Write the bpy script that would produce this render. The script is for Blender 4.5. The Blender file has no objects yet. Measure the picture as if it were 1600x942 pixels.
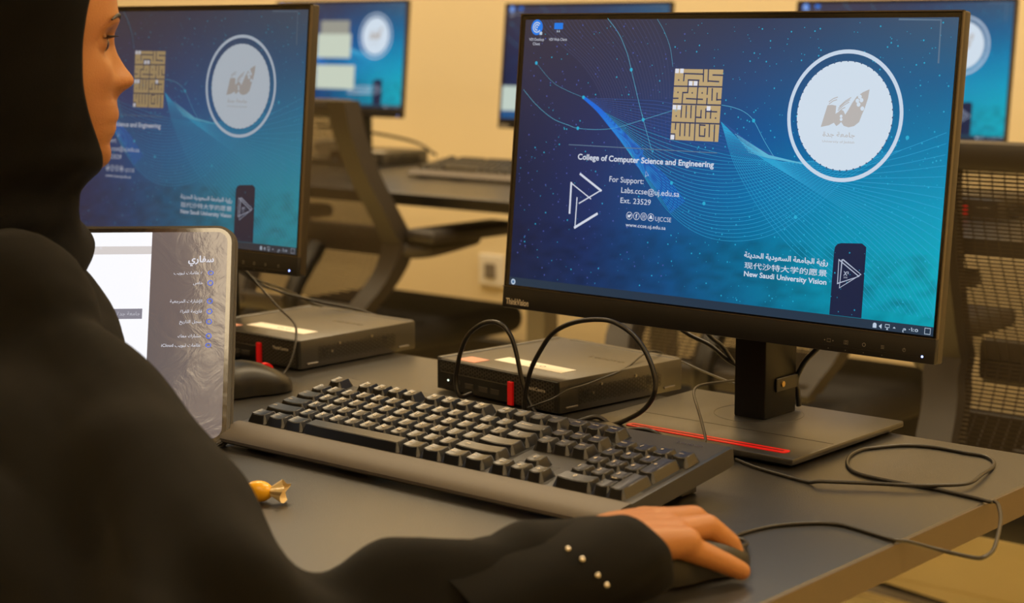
import bpy, bmesh, math, random
import numpy as np
from mathutils import Matrix, Vector, noise
random.seed(7); rng = np.random.default_rng(7)
S = bpy.context.scene
COL = S.collection
FZ = 0.73                       # height of the desk top; modelling below is done relative to the desk top

# ------------------------------------------------------------------ camera
cam_d = bpy.data.cameras.new('camera'); cam = bpy.data.objects.new('camera', cam_d); COL.objects.link(cam)
cam.location = (1.2062, -1.0538, 0.3713 + FZ)
cam.rotation_euler = (math.pi/2 - 0.1519, 0.0006, 0.7052)
cam_d.sensor_width = 36; cam_d.lens = 2763.97/1600*36; cam_d.clip_start = 0.05
cam_d.dof.use_dof = True; cam_d.dof.focus_distance = 1.57; cam_d.dof.aperture_fstop = 7.0
S.camera = cam
# ------------------------------------------------------------------ world and exposure
w = bpy.data.worlds.new('world'); S.world = w; w.use_nodes = True
w.node_tree.nodes['Background'].inputs[0].default_value = (1.0, 0.80, 0.55, 1); w.node_tree.nodes['Background'].inputs[1].default_value = 0.25
S.view_settings.view_transform = 'Standard'; S.view_settings.look = 'None'; S.view_settings.gamma = 1
S.view_settings.use_curve_mapping = False; S.view_settings.exposure = 0.0
S.render.film_transparent = False
# ------------------------------------------------------------------ ceiling lights (recessed panels)
LIGHTS = [(x, y) for y in (1.85, .95, -1.36, -2.6) for x in ((-3.2, -1.4, .4, 2.2) if y > 0 else (-2.7, -.9, .9, 2.5))]  # farthest row is unseen, added for low light and tablet glare
CEIL = 2.2
for lx, ly in LIGHTS:
    ld = bpy.data.lights.new('panel_lamp', 'AREA'); ld.shape = 'SQUARE'; ld.size = 0.56; ld.energy = 19.5 if ly > 1 else (19 if ly > 0 else (7 if ly > -2 else 3))
    ld.color = (1.0, 0.78, 0.485)
    lo = bpy.data.objects.new('panel_lamp', ld); COL.objects.link(lo); lo.location = (lx, ly, CEIL+FZ-0.045)

# ------------------------------------------------------------------ helpers
def lin(c):
    c = np.array(c, float)/255.0
    return np.where(c <= .04045, c/12.92, ((c+.055)/1.055)**2.4)
MATS = {}
def mat(name, rgb, rough=.5, metal=0, spec=.5, noise_amt=0, noise_scale=200, bump=0, bump_scale=800, coat=0, sheen=0, alpha=1):
    if name in MATS: return MATS[name]
    m = bpy.data.materials.new(name); m.use_nodes = True; nt = m.node_tree; b = nt.nodes['Principled BSDF']
    c = (*lin(rgb), 1); b.inputs['Base Color'].default_value = c
    b.inputs['Roughness'].default_value = rough; b.inputs['Metallic'].default_value = metal
    b.inputs['Specular IOR Level'].default_value = spec
    if coat: b.inputs['Coat Weight'].default_value = coat; b.inputs['Coat Roughness'].default_value = .08
    if sheen: b.inputs['Sheen Weight'].default_value = sheen; b.inputs['Sheen Roughness'].default_value = .5
    tc = nt.nodes.new('ShaderNodeTexCoord')
    if noise_amt:
        n = nt.nodes.new('ShaderNodeTexNoise'); n.inputs['Scale'].default_value = noise_scale; n.inputs['Detail'].default_value = 3
        r = nt.nodes.new('ShaderNodeMapRange'); r.inputs[3].default_value = 1-noise_amt; r.inputs[4].default_value = 1+noise_amt
        mx = nt.nodes.new('ShaderNodeVectorMath'); mx.operation = 'SCALE'; mx.inputs[0].default_value = c[:3]
        nt.links.new(tc.outputs['Object'], n.inputs['Vector']); nt.links.new(n.outputs['Fac'], r.inputs[0])
        nt.links.new(r.outputs[0], mx.inputs['Scale']); nt.links.new(mx.outputs[0], b.inputs['Base Color'])
    if bump:
        n = nt.nodes.new('ShaderNodeTexNoise'); n.inputs['Scale'].default_value = bump_scale; n.inputs['Detail'].default_value = 2
        bp_ = nt.nodes.new('ShaderNodeBump'); bp_.inputs['Strength'].default_value = bump; bp_.inputs['Distance'].default_value = .001
        nt.links.new(tc.outputs['Object'], n.inputs['Vector']); nt.links.new(n.outputs['Fac'], bp_.inputs['Height'])
        nt.links.new(bp_.outputs[0], b.inputs['Normal'])
    MATS[name] = m; return m
def emis(name, rgb, strength=1.0, rough=.3, attr=None):
    """a lit display or lamp surface: dark glossy-matte face that gives off its own light"""
    if name in MATS: return MATS[name]
    m = bpy.data.materials.new(name); m.use_nodes = True; nt = m.node_tree; b = nt.nodes['Principled BSDF']
    b.inputs['Base Color'].default_value = (.004, .004, .004, 1); b.inputs['Roughness'].default_value = rough
    b.inputs['Specular IOR Level'].default_value = .17
    if attr:
        a = nt.nodes.new('ShaderNodeAttribute'); a.attribute_name = attr
        nt.links.new(a.outputs['Color'], b.inputs['Emission Color'])
    else: b.inputs['Emission Color'].default_value = (*lin(rgb), 1)
    b.inputs['Emission Strength'].default_value = strength
    MATS[name] = m; return m

def props(o, label=None, cat=None, group=None, kind=None):
    if label: o['label'] = label
    if cat: o['category'] = cat
    if group: o['group'] = group
    if kind: o['kind'] = kind
    return o
def empty(name, loc, rz=0, **k):
    o = bpy.data.objects.new(name, None); COL.objects.link(o); o.location = (loc[0], loc[1], loc[2]+FZ)
    o.rotation_euler = (0, 0, rz); o.empty_display_size = .02
    return props(o, **k)
class MB:
    def __init__(s): s.v = []; s.f = []; s.mi = []
    def add(s, vs, fs, mi=0):
        n = len(s.v); s.v += [tuple(map(float, v)) for v in vs]; s.f += [tuple(i+n for i in f) for f in fs]; s.mi += [mi]*len(fs); return s
    def addbm(s, bm, mi=0, T=None):
        bm.verts.ensure_lookup_table(); bm.verts.index_update()
        vs = [(T @ v.co) if T else v.co.copy() for v in bm.verts]
        s.add(vs, [[v.index for v in f.verts] for f in bm.faces], mi); bm.free(); return s
    def box(s, x0, x1, y0, y1, z0, z1, bev=0, seg=2, T=None, mi=0):
        bm = bmesh.new(); bmesh.ops.create_cube(bm, size=1)
        for v in bm.verts:
            v.co = Vector(((x0+x1)/2+v.co.x*(x1-x0), (y0+y1)/2+v.co.y*(y1-y0), (z0+z1)/2+v.co.z*(z1-z0)))
        if bev: bmesh.ops.bevel(bm, geom=bm.edges[:], offset=bev, segments=seg, affect='EDGES', profile=.5)
        return s.addbm(bm, mi, T)
    def prism(s, pts, z0, z1, T=None, bev=0, mi=0):
        bm = bmesh.new(); vs = [bm.verts.new((x, y, z0)) for x, y in pts]; f = bm.faces.new(vs)
        r = bmesh.ops.extrude_face_region(bm, geom=[f])
        top = [v for v in r['geom'] if isinstance(v, bmesh.types.BMVert)]
        for v in top: v.co.z = z1
        bmesh.ops.recalc_face_normals(bm, faces=bm.faces[:])
        if bev: bmesh.ops.bevel(bm, geom=[e for e in bm.edges if e.calc_face_angle(0) > .5 and abs(e.verts[0].co.z-e.verts[1].co.z) < 1e-6], offset=bev, segments=2, affect='EDGES')
        return s.addbm(bm, mi, T)
    def cyl(s, p0, p1, r0, r1=None, n=20, caps=True, mi=0):
        r1 = r0 if r1 is None else r1
        p0 = Vector(p0); p1 = Vector(p1); d = (p1-p0).normalized(); a = d.orthogonal().normalized(); b = d.cross(a)
        vs = []
        for p, r in ((p0, r0), (p1, r1)):
            for i in range(n):
                t = 2*math.pi*i/n; vs.append(p+a*(r*math.cos(t))+b*(r*math.sin(t)))
        fs = [(i, (i+1) % n, n+(i+1) % n, n+i) for i in range(n)]
        if caps: fs += [tuple(range(n))[::-1], tuple(range(n, 2*n))]
        return s.add(vs, fs, mi)
    def tube(s, pts, r, n=10, sub=5, mi=0, smoothpts=True):
        P = spline(pts, sub) if smoothpts else [Vector(p) for p in pts]
        rr = r if hasattr(r, '__len__') else [r]*len(P)
        if len(rr) != len(P): rr = np.interp(np.linspace(0, 1, len(P)), np.linspace(0, 1, len(rr)), rr)
        vs = []; a = None
        for i, p in enumerate(P):
            d = (P[min(i+1, len(P)-1)]-P[max(i-1, 0)]).normalized()
            a = d.orthogonal().normalized() if a is None else (a-d*a.dot(d)).normalized()
            b = d.cross(a)
            for k in range(n):
                t = 2*math.pi*k/n; vs.append(p+(a*math.cos(t)+b*math.sin(t))*rr[i])
        fs = [(i*n+k, i*n+(k+1) % n, (i+1)*n+(k+1) % n, (i+1)*n+k) for i in range(len(P)-1) for k in range(n)]
        fs += [tuple(range(n))[::-1], tuple(range((len(P)-1)*n, len(P)*n))]
        return s.add(vs, fs, mi)
    def sphere(s, c, r, sc=(1, 1, 1), nu=20, nv=12, mi=0):
        bm = bmesh.new(); bmesh.ops.create_uvsphere(bm, u_segments=nu, v_segments=nv, radius=r)
        for v in bm.verts: v.co = Vector((c[0]+v.co.x*sc[0], c[1]+v.co.y*sc[1], c[2]+v.co.z*sc[2]))
        return s.addbm(bm, mi)
    def capsule(s, p0, r0, p1, r1, n=20, m=6):
        p0 = Vector(p0); p1 = Vector(p1); d = (p1-p0).normalized(); a = d.orthogonal().normalized(); b = d.cross(a)
        rings = []
        for i in range(1, m+1): t = -math.pi/2+math.pi/2*i/m; rings.append((p0+d*(r0*math.sin(t)), r0*math.cos(t)))
        for i in range(0, m): t = math.pi/2*i/m; rings.append((p1+d*(r1*math.sin(t)), r1*math.cos(t)))
        vs = [p0-d*r0]; 
        for c, r in rings:
            for k in range(n): t = 2*math.pi*k/n; vs.append(c+(a*math.cos(t)+b*math.sin(t))*r)
        vs.append(p1+d*r1); N = len(rings); fs = []
        for k in range(n): fs.append((0, 1+(k+1) % n, 1+k))
        for i in range(N-1):
            for k in range(n): fs.append((1+i*n+k, 1+i*n+(k+1) % n, 1+(i+1)*n+(k+1) % n, 1+(i+1)*n+k))
        L = len(vs)-1
        for k in range(n): fs.append((1+(N-1)*n+k, 1+(N-1)*n+(k+1) % n, L))
        return s.add(vs, fs)
    def chain(s, pr):
        for (p0, r0), (p1, r1) in zip(pr, pr[1:]): s.capsule(p0, r0, p1, r1)
        return s
    def tf(s, T): s.v = [tuple(T @ Vector(v)) for v in s.v]; return s
    def mesh(s, name, mats, base=(0, 0, 0), smooth=False, angle=35):
        me = bpy.data.meshes.new(name)
        bx, by, bz = base
        me.from_pydata([(x-bx, y-by, z-bz) for x, y, z in s.v], [], s.f)
        for m in (mats if isinstance(mats, (list, tuple)) else [mats]): me.materials.append(m)
        if any(s.mi): me.polygons.foreach_set('material_index', s.mi)
        bm = bmesh.new(); bm.from_mesh(me); bmesh.ops.recalc_face_normals(bm, faces=bm.faces[:])
        if smooth:
            for f in bm.faces: f.smooth = True
            a = math.radians(angle)
            for e in bm.edges:
                if e.calc_face_angle(0) > a: e.smooth = False
        bm.to_mesh(me); bm.free(); me.update()
        return me
    def build(s, name, mats, parent=None, base=(0, 0, 0), smooth=False, angle=35, **k):
        o = bpy.data.objects.new(name, s.mesh(name, mats, base, smooth, angle)); COL.objects.link(o)
        if parent: o.parent = parent; o.location = base
        else: o.location = (base[0], base[1], base[2]+FZ)
        return props(o, **k)
def spline(pts, sub=6):
    P = [Vector(p) for p in pts]
    if len(P) < 3: return P
    out = []; Q = [P[0]*2-P[1]]+P+[P[-1]*2-P[-2]]
    for i in range(1, len(Q)-2):
        a, b, c, d = Q[i-1:i+3]
        for k in range(sub):
            t = k/sub; out.append(.5*((2*b)+(c-a)*t+(2*a-5*b+4*c-d)*t*t+(3*b-a-3*c+d)*t**3))
    out.append(P[-1]); return out
def dup(o, parent=None):
    c = o.copy(); COL.objects.link(c)
    if parent: c.parent = parent
    for ch in list(o.children): dup(ch, c)
    return c
def extra(root, label, group=None, rz=None, loc=None):
    root['label'] = label
    if group: root['group'] = group
    elif 'group' in root: del root['group']
    if loc: root.location = (loc[0], loc[1], loc[2]+FZ)
    if rz is not None: root.rotation_euler = (0, 0, rz)
    return root

# ---- lettering
AR = {'ا':'\ufe8d\ufe8e','ب':'\ufe8f\ufe90\ufe91\ufe92','ة':'\ufe93\ufe94','ت':'\ufe95\ufe96\ufe97\ufe98','ث':'\ufe99\ufe9a\ufe9b\ufe9c','ج':'\ufe9d\ufe9e\ufe9f\ufea0','ح':'\ufea1\ufea2\ufea3\ufea4','خ':'\ufea5\ufea6\ufea7\ufea8','د':'\ufea9\ufeaa','ذ':'\ufeab\ufeac','ر':'\ufead\ufeae','س':'\ufeb1\ufeb2\ufeb3\ufeb4','ش':'\ufeb5\ufeb6\ufeb7\ufeb8','ص':'\ufeb9\ufeba\ufebb\ufebc','ع':'\ufec9\ufeca\ufecb\ufecc','ف':'\ufed1\ufed2\ufed3\ufed4','ق':'\ufed5\ufed6\ufed7\ufed8','ك':'\ufed9\ufeda\ufedb\ufedc','ل':'\ufedd\ufede\ufedf\ufee0','م':'\ufee1\ufee2\ufee3\ufee4','ن':'\ufee5\ufee6\ufee7\ufee8','ه':'\ufee9\ufeea\ufeeb\ufeec','و':'\ufeed\ufeee','ي':'\ufef1\ufef2\ufef3\ufef4','ؤ':'\ufe85\ufe86','إ':'\ufe87\ufe88'}
def arab(s):
    out = ''
    for i, c in enumerate(s):
        if c not in AR: out += c; continue
        prev = i > 0 and s[i-1] in AR and len(AR[s[i-1]]) == 4
        nxt = i < len(s)-1 and s[i+1] in AR and len(AR[c]) == 4
        out += AR[c][(1 if prev else 0)+(2 if nxt else 0)] if len(AR[c]) == 4 else AR[c][1 if prev else 0]
    return out[::-1]
TC = {}
def glyphs(text, bold=0.0, res=3):
    """flat outline of a text, normalised: x 0..1, y in cap heights"""
    key = (text, bold, res)
    if key in TC: return TC[key]
    c = bpy.data.curves.new('lettering', 'FONT'); c.body = text; c.resolution_u = res; c.offset = bold
    o = bpy.data.objects.new('lettering', c); COL.objects.link(o); bpy.context.view_layer.update()
    me = o.evaluated_get(bpy.context.evaluated_depsgraph_get()).to_mesh()
    v = np.array([tuple(q.co) for q in me.vertices]); f = [tuple(p.vertices) for p in me.polygons]
    bpy.data.objects.remove(o); bpy.data.curves.remove(c)
    x0, x1 = v[:, 0].min(), v[:, 0].max()
    TC[key] = (np.c_[(v[:, 0]-x0)/(x1-x0), v[:, 1]/.72], f, (x1-x0)/.72); return TC[key]
# ================================================================== materials
M_BLACK = mat('black_plastic', (14, 13, 13), .36, bump=.15, bump_scale=2500)
M_SHELL = mat('charcoal_shell', (38, 35, 33), .42, bump=.1, bump_scale=3000)
M_BEZEL = mat('matte_bezel', (24, 24, 26), .42, spec=.3)
M_RED = mat('red_plastic', (235, 22, 30), .4)
M_CABLE = mat('black_rubber', (22, 20, 19), .36)
M_GREYC = mat('grey_cable', (34, 31, 28), .4)
M_LABEL = mat('white_label', (232, 226, 215), .6)
M_METAL = mat('brushed_metal', (170, 165, 155), .28, metal=1)
M_WALL = mat('warm_wall_paint', (224, 208, 172), .75, noise_amt=.03, noise_scale=1.2)
M_SKIRT = mat('black_skirting_paint', (22, 18, 15), .5)
M_CEIL = mat('white_ceiling_tile', (232, 226, 214), .9, noise_amt=.03, noise_scale=60)
M_DESK = mat('dark_laminate', (44, 42, 40), .33, spec=1.0, noise_amt=.3, noise_scale=900, bump=.35, bump_scale=900)
M_EDGE = mat('brown_edge_band', (74, 58, 36), .5)
M_FLOOR = mat('tan_floor_tile', (253, 234, 172), .3, noise_amt=.05, noise_scale=6)
M_LED = emis('blue_status_lamp', (150, 170, 255), 4)

# ================================================================== room
def struct(name, mb, m, **k): o = mb.build(name, m, **k); o['kind'] = 'structure'; return o
X0, X1, Y0, Y1 = -6.6, 3.2, -3.8, 2.70
fl = struct('floor', MB().box(X0, X1, Y0, Y1, -FZ-.1, -FZ-.012), mat('floor_grout', (120, 100, 70), .8))
tm = MB().box(0, .594, 0, .594, -.012, 0, .002, 1).mesh('tile', M_FLOOR)
for i in range(11):
    for j in range(8):
        x = -4.2+.6*i; y = -2.1+.6*j
        o = bpy.data.objects.new('tile', tm); COL.objects.link(o); o.parent = fl; o.location = (x, y, -FZ)
rest = MB()
for i in range(-1, 17):
    for j in range(-2, 11):
        x = -6.6+.6*i; y = -3.3+.6*j
        if -4.21 < x < 2.3 and -2.11 < y < 2.2: continue
        xa, xb, ya, yb = max(x, X0), min(x+.594, X1), max(y, Y0), min(y+.594, Y1)
        if xb-xa > .02 and yb-ya > .02: rest.box(xa, xb, ya, yb, -FZ-.012, -FZ)
rest.build('outer_tiles', M_FLOOR, fl)['kind'] = 'stuff'
struct('wall_back', MB().box(X0-.1, X1+.1, Y1, Y1+.1, -FZ-.1, CEIL+.1), M_WALL)
struct('wall_front', MB().box(X0-.1, X1+.1, Y0-.1, Y0, -FZ-.1, CEIL+.1), M_WALL)
struct('wall_left', MB().box(X0-.1, X0, Y0, Y1, -FZ-.1, CEIL+.1), M_WALL)
struct('wall_right', MB().box(X1, X1+.1, Y0, Y1, -FZ-.1, CEIL+.1), M_WALL)
struct('baseboard_back', MB().box(X0, X1, Y1-.03, Y1, -FZ, -FZ+.235, .004, 1), M_SKIRT)
struct('ceiling', MB().box(X0-.1, X1+.1, Y0-.1, Y1+.1, CEIL, CEIL+.1), M_CEIL)
cl0 = None
for i, (lx, ly) in enumerate(LIGHTS):
    if cl0 is None:
        cl0 = empty('ceiling_light', (lx, ly, CEIL))
        cl0['category'] = 'light'; cl0['group'] = 'square ceiling light panels'
        fr = MB()
        for a, b, c, d in ((-.31, .31, -.31, -.285), (-.31, .31, .285, .31), (-.31, -.285, -.285, .285), (.285, .31, -.285, .285)): fr.box(a, b, c, d, -.04, 0, .003, 1)
        fr.build('light_frame', mat('white_enamel', (235, 232, 225), .4), cl0)
        MB().box(-.284, .284, -.284, .284, -.03, -.02).build('diffuser', emis('lamp_diffuser', (255, 226, 180), 3, .6), cl0)
        c = cl0
    else: c = dup(cl0); c.location = (lx, ly, CEIL+FZ)
    c['label'] = 'square white ceiling light panel, %s of the row %s' % (('leftmost', 'second from left', 'second from right', 'rightmost')[i % 4], ('nearest the back wall', 'between the two desks', 'behind the woman', 'added farthest from the back wall')[i//4])
# wall socket under the back desk
sk = empty('wall_socket', (-2.06, Y1, -.30), label='small white wall socket low on the tan wall under the back desk', cat='socket')
MB().box(-.045, .045, -.012, 0, -.045, .045, .004).build('socket_plate', mat('white_plastic', (225, 220, 212), .4), sk)
MB().box(-.02, .02, -.016, -.011, -.022, .02, .002).build('socket_insert', mat('grey_plastic', (120, 112, 105), .5), sk)

# ================================================================== our desk
def desk(name, x0, x1, y0, y1, z, label, legx, medge):
    d = empty(name, ((x0+x1)/2, (y0+y1)/2, -FZ), label=label, cat='desk'); bx, by = (x0+x1)/2, (y0+y1)/2
    def L(mb): mb.v = [(a-bx, b-by, c+FZ) for a, b, c in mb.v]; return mb
    L(MB().box(x0, x1, y0, y1, z-.026, z, .0012, 1)).build('desk_top', M_DESK, d)
    e = MB().box(x1-.0005, x1+.0015, y0, y1, z-.0255, z-.0012); e.box(x0, x1, y0-.0015, y0+.0005, z-.0255, z-.0012)
    L(e).build('edge_band', medge, d)
    for x in legx:
        lg = MB().box(x-.025, x+.025, y0+.12, y0+.17, -FZ, z-.026, .003, 1); lg.box(x-.025, x+.025, y1-.15, y1-.10, -FZ, z-.026, .003, 1)
        lg.box(x-.02, x+.02, y0+.17, y1-.15, z-.06, z-.026); L(lg).build('leg', M_LEG, d)
    if z < .01: L(MB().box(x0+.3, x1-.45, y1-.145, y1-.125, z-.2, z-.026)).build('cable_tray', M_BLACK, d)
    return d
M_LEG = mat('grey_steel', (120, 116, 110), .4, metal=.3)
desk('computer_desk', -2.6, .606, -.275, .405, 0, 'long dark laminate computer desk in front that carries the sharp monitor and keyboard', (-2.2, -1.0, .42), M_EDGE)
desk('back_desk', -4.9, .9, 1.655, 2.37, .03, 'second long desk standing against the tan back wall, behind the office chairs', (-4.4, -2.78, -1.14, .5), M_BLACK)
CBL1 = [(.176, .380, .095), (.2047, .390, .0725), (.229, .400, .0603), (.2471, .410, .0441), (.275, .420, .034), (.31, .428, .030)]
CBL2 = [(.220, .380, .095), (.234, .390, .0725), (.2424, .402, .0600), (.252, .413, .0405), (.275, .424, .026), (.31, .436, .022)]
CBL3 = [(.378, .378, .10), (.362, .384, .0771), (.345, .388, .060), (.3335, .392, .041), (.333, .395, .029), (.332, .400, .0135)]
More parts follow.
